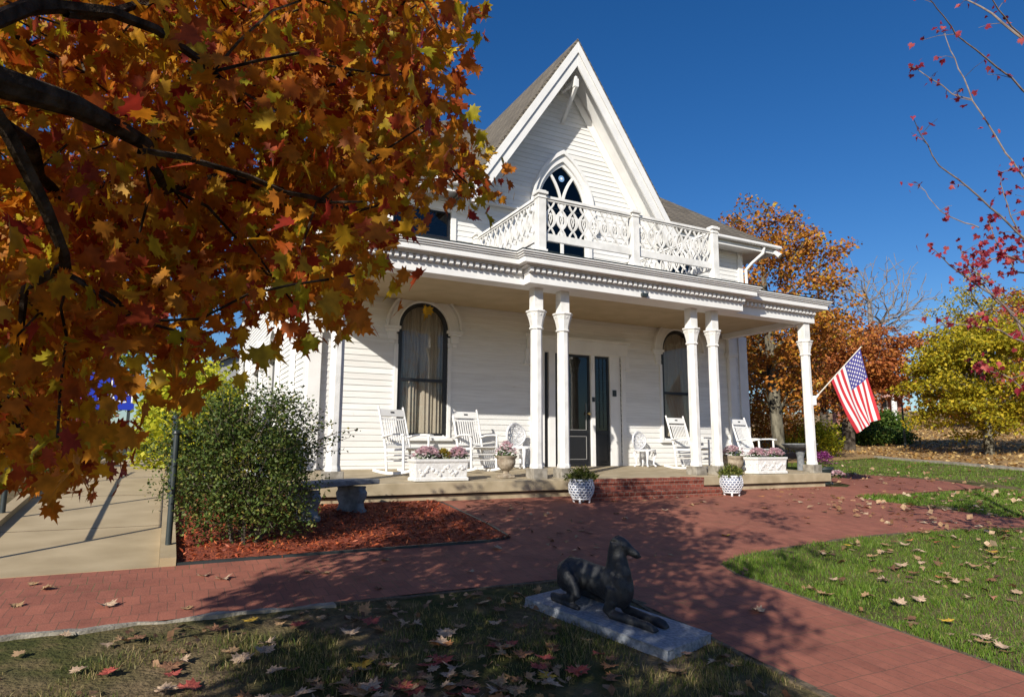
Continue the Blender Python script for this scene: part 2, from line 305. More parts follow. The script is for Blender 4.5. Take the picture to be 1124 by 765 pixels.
    def build(s,name,mats,parent=None,smooth=False,bevel=0,local=False,fix=True):
        off=Vector((0,0,0)) if (local or not parent) else wloc(parent)
        me=bpy.data.meshes.new(name); me.from_pydata([(x-off.x,y-off.y,z-off.z) for x,y,z in s.v],[],s.f)
        for x in (mats if isinstance(mats,(list,tuple)) else [mats]): me.materials.append(x)
        me.polygons.foreach_set('material_index',s.m)
        if smooth: me.polygons.foreach_set('use_smooth',[True]*len(s.f))
        if fix:
            import bmesh
            bm=bmesh.new(); bm.from_mesh(me); bmesh.ops.recalc_face_normals(bm,faces=bm.faces); bm.to_mesh(me); bm.free()
        me.update(); o=link(name,me,parent)
        if bevel:
            b=o.modifiers.new('bevel','BEVEL'); b.width=bevel; b.segments=2; b.limit_method='ANGLE'; b.angle_limit=R(40)
        if smooth and hasattr(me,'set_sharp_from_angle'): me.set_sharp_from_angle(angle=R(40))
        return o
def XZ(x,z,y): return (x,y,z)
def sstep(a,b,x):
    t=np.clip((x-a)/(b-a),0,1); return t*t*(3-2*t)
def zg(X,Y):
    X=np.asarray(X,float);Y=np.asarray(Y,float)
    t=9.2-np.maximum(Y,-6); base=-.80-.092*(.5*(t+np.sqrt(t*t+.3)))
    d=np.sqrt(X*X+Y*Y)-26; hill=.075*np.minimum(.5*(d+np.sqrt(d*d+30)),70)*sstep(10,22,X)*sstep(4,14,Y)
    far=3.0*sstep(60,160,Y)
    return base+hill+far
def G(X,Y): return float(zg(X,Y))
def floorz(Y): return -.42-.11*(12-Y)/2.7
def rot_frames(n,tilt=1.0):
    """n random orthonormal frames (n,3,3): columns u (along leaf), v (across), w (normal)"""
    w_=rng.normal(size=(n,3)); w_[:,2]=np.abs(w_[:,2])*tilt+.2; w_/=np.linalg.norm(w_,axis=1)[:,None]
    a=rng.normal(size=(n,3)); u=a-(a*w_).sum(1)[:,None]*w_; u/=np.linalg.norm(u,axis=1)[:,None]
    return u,np.cross(w_,u),w_
def quad_leaves(P,size,aspect=.6,droop=0,tilt=1.0):
    """pointed four-sided leaves, folded a little along the midrib -> 2 triangles each pair; returns V,F (quads)"""
    n=len(P); u,v,w_=rot_frames(n,tilt); u[:,2]-=droop; u/=np.linalg.norm(u,axis=1)[:,None]
    s=(size*rng.uniform(.65,1.3,n))[:,None]
    V=np.stack([P,P+u*s*.5+v*s*.5*aspect+w_*s*.12,P+u*s,P+u*s*.5-v*s*.5*aspect+w_*s*.12],1).reshape(-1,3)
    return V,np.arange(4*n).reshape(n,4)
MAPLE=[(0,.0),(.10,-.03),(.30,-.16),(.28,-.02),(.52,-.02),(.40,.12),(.62,.34),(.40,.34),(.46,.56),(.26,.46),(.17,.52),(.20,.74),(.08,.70),(0,1.02)]
MAPLE=MAPLE+[(-x,y) for x,y in MAPLE[-2:0:-1]]
def maple_leaves(P,size,droop=.5,curl=.25,tilt=.8):
    n=len(P); k=len(MAPLE); u,v,w_=rot_frames(n,tilt); u[:,2]-=droop*rng.uniform(.3,1.6,n); u/=np.linalg.norm(u,axis=1)[:,None]
    v=np.cross(w_,u); v/=np.linalg.norm(v,axis=1)[:,None]; w_=np.cross(u,v)
    s=size*rng.uniform(.6,1.2,n); L=np.array(MAPLE); cx=rng.uniform(-.1,1,n)*curl
    pts=np.vstack([L,[[0,.30]]])
    a=pts[:,0]; b=pts[:,1]
    h=(np.abs(a)[None,:]*cx[:,None]*.9 - (b[None,:]**2)*cx[:,None]*.8)
    wd=rng.uniform(.75,1.05,n)
    V=P[:,None,:]+s[:,None,None]*(u[:,None,:]*b[None,:,None]+v[:,None,:]*(a[None,:]*wd[:,None])[:,:,None]+w_[:,None,:]*h[:,:,None])
    V=V.reshape(-1,3); base=np.arange(n)*(k+1)
    tri=np.array([(k,i,(i+1)%k) for i in range(k)])
    F=(base[:,None,None]+tri[None]).reshape(-1,3)
    return V,F
def grow(root_pts,tips,r_tip=.006,expo=2.3,wander=.08,maxr=None,spread=.55):
    """branch net from a trunk polyline to all tips (greedy nearest path). returns list of (pts,radii)"""
    nodes=[Vector(p) for p in root_pts]; par=[i-1 for i in range(len(nodes))]; plen=[0.0]
    for i in range(1,len(nodes)): plen.append(plen[-1]+(nodes[i]-nodes[i-1]).length)
    N0=len(nodes); A=np.array([list(p) for p in nodes]); PL=np.array(plen)
    org=np.array(root_pts[-1]); tips=sorted(tips,key=lambda p:np.linalg.norm(np.array(p)-org))
    for t in tips:
        t=np.array(t,float); d=np.linalg.norm(A-t,axis=1); cost=d+spread*PL; cost[:max(1,N0-5)]+=1e3
        j=int(np.argmin(cost)); a=A[j]; L=d[j]; ns=max(1,int(L/.45)); last=j
        for q in range(1,ns+1):
            f=q/ns; pnt=a+(t-a)*f
            if q<ns: pnt=pnt+rng.normal(0,wander*L*.25,3)+np.array([0,0,.06*L*math.sin(math.pi*f)])
            A=np.vstack([A,pnt]); PL=np.append(PL,PL[last]+L/ns); par.append(last); last=len(par)-1
    n=len(par); ch=[[] for _ in range(n)]
    for i in range(1,n): ch[par[i]].append(i)
    rad=np.zeros(n)
    for i in range(n-1,-1,-1):
        rad[i]=r_tip if not ch[i] else max(r_tip,sum(rad[c]**expo for c in ch[i])**(1/expo)*1.004)
    if maxr:
        q=(rad/rad[0])**.8; rad=rad*(1+(max(1,maxr/rad[0])-1)*q)
    if maxr: rad=np.where(rad>0,rad*min(1,maxr/rad[0]) if rad[0]>maxr else rad,rad); rad=np.maximum(rad,r_tip*.8)
    chains=[]; st=[(0,None)]
    while st:
        i,pr=st.pop(); c=[] if pr is None else [pr]
        cur=i; c.append(cur)
        while ch[cur]:
            b=max(ch[cur],key=lambda q:rad[q])
            for o in ch[cur]:
                if o!=b: st.append((o,cur))
            cur=b; c.append(cur)
        rr=[rad[q] for q in c]
        if pr is not None: rr[0]=min(rr[0],rr[1]*1.15)
        chains.append(([A[q] for q in c],rr))
    return chains,A,rad
# ================================================================ ground
import bmesh
def sheet(name,poly,mat,dz,cell=.3,bx=None):
    bm=bmesh.new(); f=bm.faces.new([bm.verts.new((x,y,0)) for x,y in poly])
    ys=[p[1] for p in poly]; xs=[p[0] for p in poly]
    y=math.floor(min(ys)/cell)*cell
    while y<max(ys):
        bmesh.ops.bisect_plane(bm,geom=bm.verts[:]+bm.edges[:]+bm.faces[:],plane_co=(0,y,0),plane_no=(0,1,0)); y+=cell
    if bx:
        x=min(xs)
        while x<max(xs):
            bmesh.ops.bisect_plane(bm,geom=bm.verts[:]+bm.edges[:]+bm.faces[:],plane_co=(x,0,0),plane_no=(1,0,0)); x+=bx
    for v in bm.verts: v.co.z=G(v.co.x,v.co.y)+dz
    bmesh.ops.triangulate(bm,faces=bm.faces[:]); bmesh.ops.recalc_face_normals(bm,faces=bm.faces)
    if sum(f.normal.z for f in bm.faces)<0: bmesh.ops.reverse_faces(bm,faces=bm.faces)
    me=bpy.data.meshes.new(name); bm.to_mesh(me); bm.free(); me.materials.append(mat)
    return link(name,me)
xs=np.unique(np.concatenate([np.linspace(-400,-30,12),np.linspace(-30,60,91),np.linspace(60,500,18)]))
ys=np.unique(np.concatenate([np.linspace(-120,-8,10),np.arange(-8,16,.3),np.linspace(16,60,45),np.linspace(60,500,20)]))
XX,YY=np.meshgrid(xs,ys,indexing='ij'); ZZ=zg(XX,YY)
V=np.stack([XX,YY,ZZ],-1).reshape(-1,3); nx,ny=len(xs),len(ys)
ii,jj=np.meshgrid(np.arange(nx-1),np.arange(ny-1),indexing='ij'); q=(ii*ny+jj).ravel()
Fq=np.stack([q,q+ny,q+ny+1,q+1],1)
tag(np_mesh('ground',V,Fq,M['ground'],smooth=True),kind='structure')
LAWN_TOP=[(4.9,4.75),(5.05,5.1),(5.5,5.3),(6.36,5.43),(7.6,5.54),(8.98,5.55),(10.2,5.45),(11.4,5.25),(14,4.95),(30,4.9)]
ISLAND=[(30,5.75),(14,5.62),(12.3,5.66),(11.95,6.0),(11.75,6.6),(11.5,7.25),(11.3,7.75),(11.45,7.95),(13.5,8.1),(16.2,8.25)]
PAVE=[(3.45,-3),(4.9,-3)]+LAWN_TOP+ISLAND+[(16.5,9.2),(16.9,10.6),(17.2,12.5),(15.2,12.5),(14.0,10.6),(13.2,9.4),(12.7,9.12),(12.0,9.5),(3.6,9.5),(3.58,8.4),(3.56,7.4),(3.5,6.72),(3.2,6.6),(-12,6.55),(-12,5.17),(3.3,5.17),(3.45,5.05)]
tag(sheet('brick_path',PAVE,M['paver'],.012),kind='structure')
tag(sheet('mulch_bed',[(.13,6.58),(3.2,6.63),(3.5,6.75),(3.56,7.4),(3.58,8.4),(3.6,9.5),(2.0,9.5),(2.0,12.0),(.13,12.0)],M['mulch'],.03),kind='structure')
tag(sheet('hillside',[(22.6,8.5),(25.0,16.3),(21,16.6),(17,17.5),(14,20),(14,70),(140,70),(140,8.5)],M['litter'],.03,cell=1.0,bx=2.0),kind='structure')
# kerb strips: old concrete along the walk and the street edge
def strip(name,pts,wd,h,mat,rough=.012,step=.16):
    m=MB(); P=[]
    for a,b in zip(pts[:-1],pts[1:]):
        L=math.dist(a,b); n=max(1,int(L/step))
        for i in range(n): P.append((a[0]+(b[0]-a[0])*i/n,a[1]+(b[1]-a[1])*i/n))
    P.append(pts[-1]); V=[];f=[]
    for i,(x,y) in enumerate(P):
        a=P[max(i-1,0)];b=P[min(i+1,len(P)-1)]; dx,dy=b[0]-a[0],b[1]-a[1]; L=math.hypot(dx,dy); nx_,ny_=-dy/L,dx/L
        w1=wd/2+rng.normal(0,rough); w2=wd/2+rng.normal(0,rough); hh=h+rng.normal(0,rough*.35)
        z=G(x,y)
        V+=[(x+nx_*w1,y+ny_*w1,z-.08),(x+nx_*w1,y+ny_*w1,z+hh),(x-nx_*w2,y-ny_*w2,z+hh),(x-nx_*w2,y-ny_*w2,z-.08)]
    for i in range(len(P)-1):
        k=i*4
        for a,b in ((0,1),(1,2),(2,3)): f.append((k+a,k+b,k+4+b,k+4+a))
    f+=[(0,3,2,1),(len(V)-4,len(V)-3,len(V)-2,len(V)-1)]
    m.add(V,f); return m.build(name,mat)
tag(strip('kerb',[(-12,5.15),(-.4,5.15),(1.2,5.15)],.07,.018,M['curb'],.02),kind='structure')
tag(strip('path_edge',[(1.1,5.15),(3.3,5.15),(3.43,5.0),(3.43,-3)],.05,.012,M['soil_edge'],.012),kind='structure')
tag(strip('path_edge',[(4.92,-3),(4.92,4.75)]+LAWN_TOP[1:8],.045,.012,M['soil_edge'],.012,step=.2),kind='structure')
tag(strip('kerb',[(.13,6.58),(3.2,6.63),(3.5,6.75),(3.56,7.4),(3.58,8.4),(3.6,9.1)],.035,.035,M['iron'],.002,step=.3),kind='structure')
tag(strip('kerb',[(20.8,4.0),(22.4,8.5),(24.9,16.5)],.35,.07,M['curb'],.02,step=.5),kind='structure')
# access ramp with kerbs, climbing away beside the house
rm=MB(); rp=[(-1.2,6.56,-1.035),(-1.2,9,-.74),(-1.2,14,-.42),(-1.2,24,-.40)]
def rz_(y): return float(np.interp(y,[6.56,9,12,26],[-1.03,-.80,-.52,-.45]))
yy=[6.56,7.5,9,10.5,12,19,26]
V=[];f=[]
for y in yy: V+=[(-1.45,y,rz_(y)),(.02,y,rz_(y)),(.02,y,-1.3),(-1.45,y,-1.3)]
for i in range(len(yy)-1):
    k=i*4
    for a,b in ((0,1),(1,2),(2,3),(3,0)): f.append((k+a,k+b,k+4+b,k+4+a))
f+=[(0,1,2,3),(len(V)-1,len(V)-2,len(V)-3,len(V)-4)]
rm.add(V,f); tag(rm.build('ramp',M['ramp']),kind='structure')
for yj in (8.3,10.4,12.5):
    j_=MB(); z=rz_(yj); j_.box(-1.448,.018,yj-.006,yj+.006,z-.02,z+.003); tag(j_.build('ramp_joint',M['soil_edge']),kind='structure')
for x0,x1 in ((.022,.15),(-1.58,-1.452)):
    k_=MB(); V=[];f=[]
    for y in yy: V+=[(x0,y,rz_(y)+.07),(x1,y,rz_(y)+.07),(x1,y,-1.3),(x0,y,-1.3)]
    for i in range(len(yy)-1):
        k=i*4
        for a,b in ((0,1),(1,2),(2,3),(3,0)): f.append((k+a,k+b,k+4+b,k+4+a))
    f+=[(0,1,2,3),(len(V)-1,len(V)-2,len(V)-3,len(V)-4)]
    k_.add(V,f); tag(k_.build('ramp_kerb',M['ramp']),kind='structure')
# ================================================================ house
CX=7.54; WY=12.0
H=thing('white_house',(CX,WY,-.8),'white clapboard gothic revival house with steep front gable, balcony and columned porch','house')
def arch_half(z,spring,r):  # half width of a round arch
    return r if z<=spring else math.sqrt(max(0,r*r-(z-spring)**2))
def lancet_half(z,spring,hw):
    if z<=spring: return hw
    d=z-spring; return max(0,math.sqrt(max(0,4*hw*hw-d*d))-hw)
WIN=[dict(c=4.315,r=.505,sp=2.275,sill=.16),dict(c=10.77,r=.505,sp=2.275,sill=.16)]
LAN=dict(c=7.53,hw=.66,sp=5.23,sill=3.52)
UW=[(3.62,4.84,3.62,4.75),(10.22,11.35,3.62,4.75)]
DOOR=(7.04,9.06,-.45,2.04)
GP=9.05; GS=1.5           # gable peak height on the wall plane (top of roof), slope
def holes(z):
    o=[]
    for w in WIN:
        if w['sill']<z<w['sp']+w['r']+.09: h=arch_half(z-.05,w['sp'],w['r']+.09) if z>w['sp']-.2 else w['r']+.006; o.append((w['c']-h,w['c']+h))
    if LAN['sill']<z<LAN['sp']+LAN['hw']*1.73+.1: h=lancet_half(z-.05,LAN['sp'],LAN['hw']+.06) if z>LAN['sp'] else LAN['hw']+.006; o.append((LAN['c']-h,LAN['c']+h))
    for a,b,z0,z1 in UW:
        if z0<z<z1: o.append((a,b))
    if DOOR[2]<z<DOOR[3]: o.append(DOOR[:2])
    return sorted(o)
wl=MB(); z=-.47; ex=.113
while z<8.85:
    z1=z+ex; zm=(z+z1)/2
    if z<5.08: lo,hi=2.2,13.0
    else:
        h=(GP-.12-z1)/GS; lo,hi=CX-h,CX+h
        if h<.1: break
    segs=[];x=lo
    for a,b in holes(zm):
        if b>lo and a<hi:
            if a>x: segs.append((x,a))
            x=max(x,b)
    if x<hi: segs.append((x,hi))
    for a,b in segs:
        cut=[a]
        while b-cut[-1]>4.6: cut.append(cut[-1]+rng.uniform(2.2,4.2))
        cut.append(b)
        for a_,b_ in zip(cut[:-1],cut[1:]):
            j1,j2=rng.normal(0,.0014,2); e=.0016 if b_<b else 0
            wl.add([(a_,WY-.016,z+j1),(b_-e,WY-.016,z+j2),(b_-e,WY-.002,z1+.004),(a_,WY-.002,z1+.004),(a_,WY+.1,z+j1),(b_-e,WY+.1,z+j2)],[(0,1,2,3),(4,5,1,0)])
    z=z1
wl.build('front_wall',M['clap'],H,fix=False)
def side_wall(name,X,sgn,y0,y1,z0,z1):
    m=MB(); z=z0
    while z<z1:
        m.add([(X+sgn*.016,y0,z),(X+sgn*.016,y1,z),(X+sgn*.002,y1,z+ex),(X+sgn*.002,y0,z+ex),(X-sgn*.1,y0,z),(X-sgn*.1,y1,z)],[(0,1,2,3),(4,5,1,0)]); z+=ex
    return m.build(name,M['clap'],H,fix=False)
side_wall('left_wall',2.2,-1,12.02,26,-.8,5.08)
side_wall('right_wall',13.0,1,12.02,21,-.8,5.08)
b=MB(); b.box(2.25,12.95,20.9,21,-.8,5.1); b.box(2.25,9,25.9,26,-.8,4.8); b.box(8.9,9,21,26,-.8,4.8); b.build('back_wall',M['white_old'],H)
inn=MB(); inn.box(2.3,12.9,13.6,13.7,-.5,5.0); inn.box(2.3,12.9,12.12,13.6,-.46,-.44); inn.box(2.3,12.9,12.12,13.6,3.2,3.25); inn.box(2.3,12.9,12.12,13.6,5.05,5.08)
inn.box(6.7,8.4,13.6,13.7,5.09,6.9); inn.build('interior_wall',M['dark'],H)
fd=MB(); fd.box(2.26,12.94,11.99,12.1,-.85,-.475); fd.build('foundation',M['stone'],H)
# corner boards and pilasters
def pilaster(x0,x1,y0,y1,z0,z1):
    m=MB(); m.box(x0,x1,y0,y1,z0,z1); o=m.build('pilaster',M['white'],H,bevel=.008)
    c=MB(); xc=(x0+x1)/2; hw=(x1-x0)/2
    for dz,e in ((2.02,.02),(2.08,.012),(2.24,.035),(2.29,.05)): c.box(x0-e,x1+e,y0-e,y1-.001,dz,dz+.05)
    c.build('capital',M['white'],o); return o
pilaster(2.13,2.36,11.88,11.983,-.46,2.795); pilaster(12.36,12.58,11.88,11.983,-.46,2.795)
for q in ((2.14,2.30,11.94,11.982,3.42,5.06),(12.90,13.06,11.94,11.982,3.42,5.06),(12.78,13.06,11.95,11.982,-.46,2.795),(2.11,2.2,12.0,12.22,-.6,5.06),(2.1,2.18,13.55,13.78,-.6,5.06)):
    m=MB(); m.box(*q); m.build('corner_board',M['white'],H,bevel=.004)
# tall narrow windows on the left side wall
for yc in (16.2,19.3,22.6):
    m=MB()
    for dy in (-.62,.50): m.box(2.08,2.18,yc+dy,yc+dy+.12,.1,2.2)
    for i in range(12):
        a0,a1=math.pi*i/12,math.pi*(i+1)/12
        q=[(yc+math.cos(a)*r,2.2+math.sin(a)*r) for a,r in ((a0,.5),(a0,.68),(a1,.68),(a1,.5))]
        m.prism(q,lambda y,z,d:(d,y,z),2.05,2.18)
    m.box(2.02,2.18,yc-.72,yc+.72,2.0,2.16); m.box(2.0,2.18,yc-.68,yc+.68,.02,.10)
    o=m.build('side_window',M['white'],H)
    m=MB(); m.box(2.165,2.182,yc-.5,yc+.5,.1,2.2); m.prism([(yc+.5*math.cos(math.pi*i/12),2.2+.5*math.sin(math.pi*i/12)) for i in range(13)],lambda y,z,d:(d,y,z),2.165,2.182); m.build('pane',M['black'],o)
# ---- round-arched porch windows
def arc(c,spring,r,n=28,foot=None):
    p=[] if foot is None else [(c+r,foot)]
    p+=[(c+r*math.cos(math.pi*i/n),spring+r*math.sin(math.pi*i/n)) for i in range(n+1)]
    if foot is not None: p.append((c-r,foot))
    return p
for w in WIN:
    c,r,sp,si=w['c'],w['r'],w['sp'],w['sill']
    m=MB(); m.band(arc(c,sp,r-.075,foot=si+.08),arc(c,sp,r+.005,foot=si+.0),XZ,WY-.005,WY+.05)
    m.box(c-r+.07,c+r-.07,WY-.004,WY+.05,si,si+.085); m.box(c-r+.07,c+r-.07,WY-.003,WY+.05,1.23,1.29)
    fr=m.build('window',M['black'],H,bevel=.004)
    g=MB(); g.prism(arc(c,sp,r-.07,foot=si+.05),XZ,WY+.02,WY+.026); g.build('pane',M['glass'],fr)
    # lace curtain: soft pleats just behind the glass
    n=90; Vc=[];zz=np.linspace(si+.02,sp+r-.02,14)
    for i in range(n+1):
        x=c-r+.02+(2*r-.04)*i/n
        for k,z in enumerate(zz):
            pinch=.03*math.sin(i*.9)+.018*math.sin(i*.37+1)
            gap=.22*math.exp(-((x-c)/.05)**2)*(1 if z<1.6 else .4)
            Vc.append((x,WY+.14+pinch+.01*math.sin(i*.21+z*2)+gap,z))
    kz=len(zz); Fc=[(i*kz+k,(i+1)*kz+k,(i+1)*kz+k+1,i*kz+k+1) for i in range(n) for k in range(kz-1)]
    np_mesh('curtain',Vc,Fc,M['curtain'],fr,smooth=True)
    m=MB(); m.band(arc(c,sp,r+.003),arc(c,sp,r+.235),XZ,WY-.062,WY-.004); m.band(arc(c,sp,r+.235),arc(c,sp,r+.275),XZ,WY-.125,WY-.004); m.band(arc(c,sp,r+.012),arc(c,sp,r+.05),XZ,WY-.085,WY-.0635); m.band(arc(c,sp,r+.18),arc(c,sp,r+.20),XZ,WY-.08,WY-.0635)
    for s in (-1,1):
        x=c+s*(r+.14); m.box(x-.165,x+.165,WY-.10,WY-.005,sp-.06,sp-.002); m.box(x-.13,x+.13,WY-.085,WY-.005,sp-.11,sp-.062); m.box(x-.085,x+.085,WY-.07,WY-.005,sp-.26,sp-.112); m.box(x-.05,x+.05,WY-.055,WY-.005,sp-.34,sp-.262)
    m.build('arch_hood',M['white'],fr,bevel=.006)
    for s in (-1,1): m=MB(); m.box(c+s*(r+.0425)-.0365,c+s*(r+.0425)+.0365,WY-.045,WY-.003,si,sp-.35); m.build('casing',M['white'],fr,bevel=.004)
    m=MB(); m.box(c-r-.12,c+r+.12,WY-.09,WY-.0045,si-.062,si-.003); m.build('sill',M['white'],fr,bevel=.006)
# ---- gothic balcony window
c,hw,sp,si=LAN['c'],LAN['hw'],LAN['sp'],LAN['sill']
def lan(c,hw,sp,foot,n=16):
    R_=2*hw; L=[(c-hw,foot)]+[(c+hw-R_*math.cos(R(60)*i/n),sp+R_*math.sin(R(60)*i/n)) for i in range(n+1)]
    Rr=[(2*c-x,z) for x,z in L[:-1]][::-1]; return L+Rr
m=MB(); m.band(lan(c,hw-.05,sp,si),lan(c,hw+.004,sp,si),XZ,WY-.02,WY+.06); wf=m.build('window',M['white'],H,bevel=.004)
m=MB()
def offset_lan(hw2,sp2,foot): return lan(c,hw2,sp2,foot)
m.band(lan(c,hw+.008,sp,si),lan(c,hw+.105,sp,si),XZ,WY-.07,WY-.004); m.band(lan(c,hw+.106,sp,sp-.25),lan(c,hw+.165,sp,sp-.25),XZ,WY-.12,WY-.004)
for s in (-1,1):
    x=c+s*(hw+.18); m.box(x-.10,x+.10,WY-.14,WY-.006,sp-.31,sp-.252); m.box(x-.07,x+.07,WY-.12,WY-.006,sp-.40,sp-.312)
m.build('arch_hood',M['white'],wf,bevel=.005)
m=MB(); m.box(c-.035,c+.035,WY-.012,WY+.05,si,sp)
for s in (-1,1):
    pin=[];pout=[]
    for i in range(22):
        a=R(60)*i/21*1.0; R_=2*hw
        for lst,e in ((pin,-.03),(pout,.03)):
            x=c+s*(R_-(R_+e)*math.cos(a)); z_=sp+(R_+e)*math.sin(a); lst.append((x,z_))
    k=[i for i in range(22) if abs(pin[i][0]-c)<lancet_half(pin[i][1],sp,hw)-.01]
    m.band([pin[i] for i in k],[pout[i] for i in k],XZ,WY-.010-.002*s,WY+.045)
m.build('tracery',M['white'],wf)
g=MB(); g.prism(lan(c,hw-.045,sp,si+.02),XZ,WY+.022,WY+.03); g.build('pane',M['glass_green'],wf)
g=MB(); g.lathe((0,0,0),[(.075,0),(.075,.006)],n=20); 
gv=[(c-.0+x,WY-.0+.012-z_*.5,sp+.78+y) for x,y,z_ in g.v]; g.v=gv; g.build('roundel',[surf('pale_blue_glass',(.20,.36,.60),rough=.2)],wf)
g=MB(); g.lathe((0,0,0),[(.03,0),(.03,.006)],n=16); g.v=[(c+x,WY+.0075-z_*.5,sp+.78+y) for x,y,z_ in g.v]; g.build('roundel_centre',[surf('white_glass',(.8,.82,.85),rough=.2)],wf)
# lead lines
g=MB()
for k in range(9):
    for s in (-1,1):
        g.bar((c+s*.10,WY+.018,si+.15+k*.2),(c+s*(.48),WY+.018,si+.15+k*.2),.008,.008)
g.build('lead_line',M['iron'],wf)['kind']='stuff'
# ---- upper side windows, grey panel standing in for a reflection in the lower sash
for a,b_,z0,z1 in UW:
    m=MB()
    for x0,x1,q0,q1 in ((a,a+.05,z0,z1),(b_-.05,b_,z0,z1),(a+.05,b_-.05,z1-.05,z1),(a+.05,b_-.05,z0,z0+.06),(a+.05,b_-.05,(z0+z1)/2-.025,(z0+z1)/2+.025)): m.box(x0,x1,WY+.0,WY+.05,q0,q1)
    fr=m.build('window',M['black'],H)
    m=MB(); m.box(a+.02,b_-.02,WY+.03,WY+.035,z0,z1); m.build('pane',M['glass'],fr)
    m=MB(); m.box(a+.01,b_-.01,WY+.09,WY+.10,z0,z0+.42); m.build('sash_reflection',M['sash_sheen'],fr)
    m=MB()
    for x0,x1,q0,q1 in ((a-.11,a-.002,z0-.0,z1),(b_+.002,b_+.11,z0,z1),(a-.15,b_+.15,z1+.002,z1+.14),(a-.17,b_+.17,z1+.142,z1+.18)): m.box(x0,x1,WY-.05,WY-.003,q0,q1)
    m.build('casing',M['white'],fr,bevel=.004)
    m=MB(); m.box(a-.15,b_+.15,WY-.10,WY-.004,z0-.07,z0-.002); m.build('sill',M['white'],fr,bevel=.004)
# ---- entrance
dz0=-.45; dh=2.04
m=MB()
m.box(6.70,7.035,WY-.05,WY-.003,dz0,dh); m.box(9.065,9.17,WY-.05,WY-.003,dz0,dh); m.box(8.78,9.064,WY+.012,WY+.07,dz0,dh)
m.box(6.62,9.24,WY-.055,WY-.004,dh+.002,dh+.26); m.box(6.56,9.30,WY-.085,WY-.004,dh+.262,dh+.33); m.box(6.58,6.70,WY-.052,WY-.004,dh-.28,dh); m.box(9.17,9.28,WY-.052,WY-.004,dh-.28,dh)
m.box(6.54,6.72,WY-.075,WY-.004,dh-.33,dh-.282); m.box(9.15,9.32,WY-.075,WY-.004,dh-.33,dh-.282)
ds=m.build('door_surround',M['white'],H,bevel=.006)
m=MB(); m.box(7.17,7.33,WY+.0,WY+.08,dz0,dh); m.box(8.26,8.36,WY+.0,WY+.08,dz0,dh); m.box(7.04,8.78,WY+.01,WY+.07,dh-.03,dh); m.build('mullion',M['white'],ds,bevel=.004)
def glazed(x0,x1,name,lower):
    m=MB(); e=.05
    for a,b_,q0,q1 in ((x0,x0+e,dz0,dh-.03),(x1-e,x1,dz0,dh-.03),(x0+e,x1-e,dh-.03-e,dh-.03),(x0+e,x1-e,dz0,dz0+.12),(x0+e,x1-e,lower,lower+.07)): m.box(a,b_,WY+.05,WY+.09,q0,q1)
    m.box(x0+e,x1-e,WY+.062,WY+.075,dz0+.12,lower)
    o=m.build(name,M['black'],H,bevel=.004)
    g=MB(); g.box(x0+e-.01,x1-e+.01,WY+.066,WY+.071,lower+.06,dh-.07); g.build('pane',M['glass'],o)
    return o
d=glazed(7.335,8.255,'door',.28)
m=MB()
zt=.22;zb=-.27
for a,b_ in (((7.44,zb),(8.15,zb)),((7.44,zt),(8.15,zt)),((7.44,zb),(7.44,zt)),((8.15,zb),(8.15,zt)),((7.44,.36),(8.15,.36)),((8.15,.36),(8.15,.95))): m.bar((a[0],WY+.058,a[1]),(b_[0],WY+.058,b_[1]),.01,.012,up=(0,1,0))
m.build('panel_moulding',surf('grey_moulding',(.30,.29,.28),rough=.4),d)
k=MB(); k.lathe((0,0,0),[(0.005,0),(.02,.005),(.012,.03),(.03,.05),(.034,.07),(.02,.09),(0.003,.094)],n=14); k.v=[(8.19+x,WY+.05-z_,.72+y) for x,y,z_ in k.v]; k.build('door_knob',M['gold'],d,smooth=True)
k=MB(); k.box(8.28,8.33,WY-.035,WY-.001,.98,1.08); k.build('door_latch_plate',M['iron'],d)
s1=glazed(7.045,7.165,'sidelight',.0); s2=glazed(8.365,8.775,'sidelight',.28)
m=MB()
for k_ in range(6): m.bar((8.43,WY+.06,.5+k_*.24),(8.71,WY+.06,.5+k_*.24),.008,.008)
for x in (8.52,8.62): m.bar((x,WY+.06,.4),(x,WY+.06,1.95),.008,.008)
m.build('leading',M['iron'],s2)
k=MB(); k.box(8.84,8.93,WY-.02,WY+.01,1.12,1.26); k.build('doorbell_plate',M['iron'],ds)
k=MB(); k.box(6.86,6.92,WY-.075,WY-.052,1.5,1.62); k.build('mail_slot',M['white_old'],ds)
# ---- porch floor, brick steps
PF=9.27
pf=MB()
V=[];f=[]
for x in (1.7,12.42):
    for y,z in ((PF,floorz(PF)),(11.985,-.42),(11.985,-.60),(PF,floorz(PF)-.17)): V.append((x,y,z))
f=[(0,4,5,1),(1,5,6,2),(2,6,7,3),(3,7,4,0),(0,1,2,3),(7,6,5,4)]
pf.add(V,f); fl=pf.build('porch_floor',M['slab'],H,bevel=.012)
m=MB(); m.box(1.78,12.30,PF+.07,11.9,-1.0,floorz(PF)-.171); m.build('porch_base',M['slab'],fl)
m=MB(); m.box(1.74,12.38,PF+.045,PF+.069,floorz(PF)-.195,floorz(PF)-.172); m.build('shade_strip',M['dark'],fl)  # dark strip painted in for the shade below the slab edge
def brick_step(x0,x1,y0,y1,z0,z1):
    m=MB(); m.box(x0,x1,y0,y1,z0,z1-.072); n=int((x1-x0)/.112); wd=(x1-x0)/n
    for i in range(n):
        j=rng.normal(0,.0025,3); m.box(x0+i*wd+.004,x0+(i+1)*wd-.004,y0-.016+j[0],y1,z1-.070,z1+j[1])
    return m.build('brick_step',M['steps'],H,bevel=.006)
brick_step(6.05,8.62,9.02,PF-.004,-1.0,floorz(PF)-.005); brick_step(5.92,8.74,8.72,9.0,-1.0,-.70)
m=MB(); m.box(6.9,7.7,11.2,11.8,-.448,-.435); 
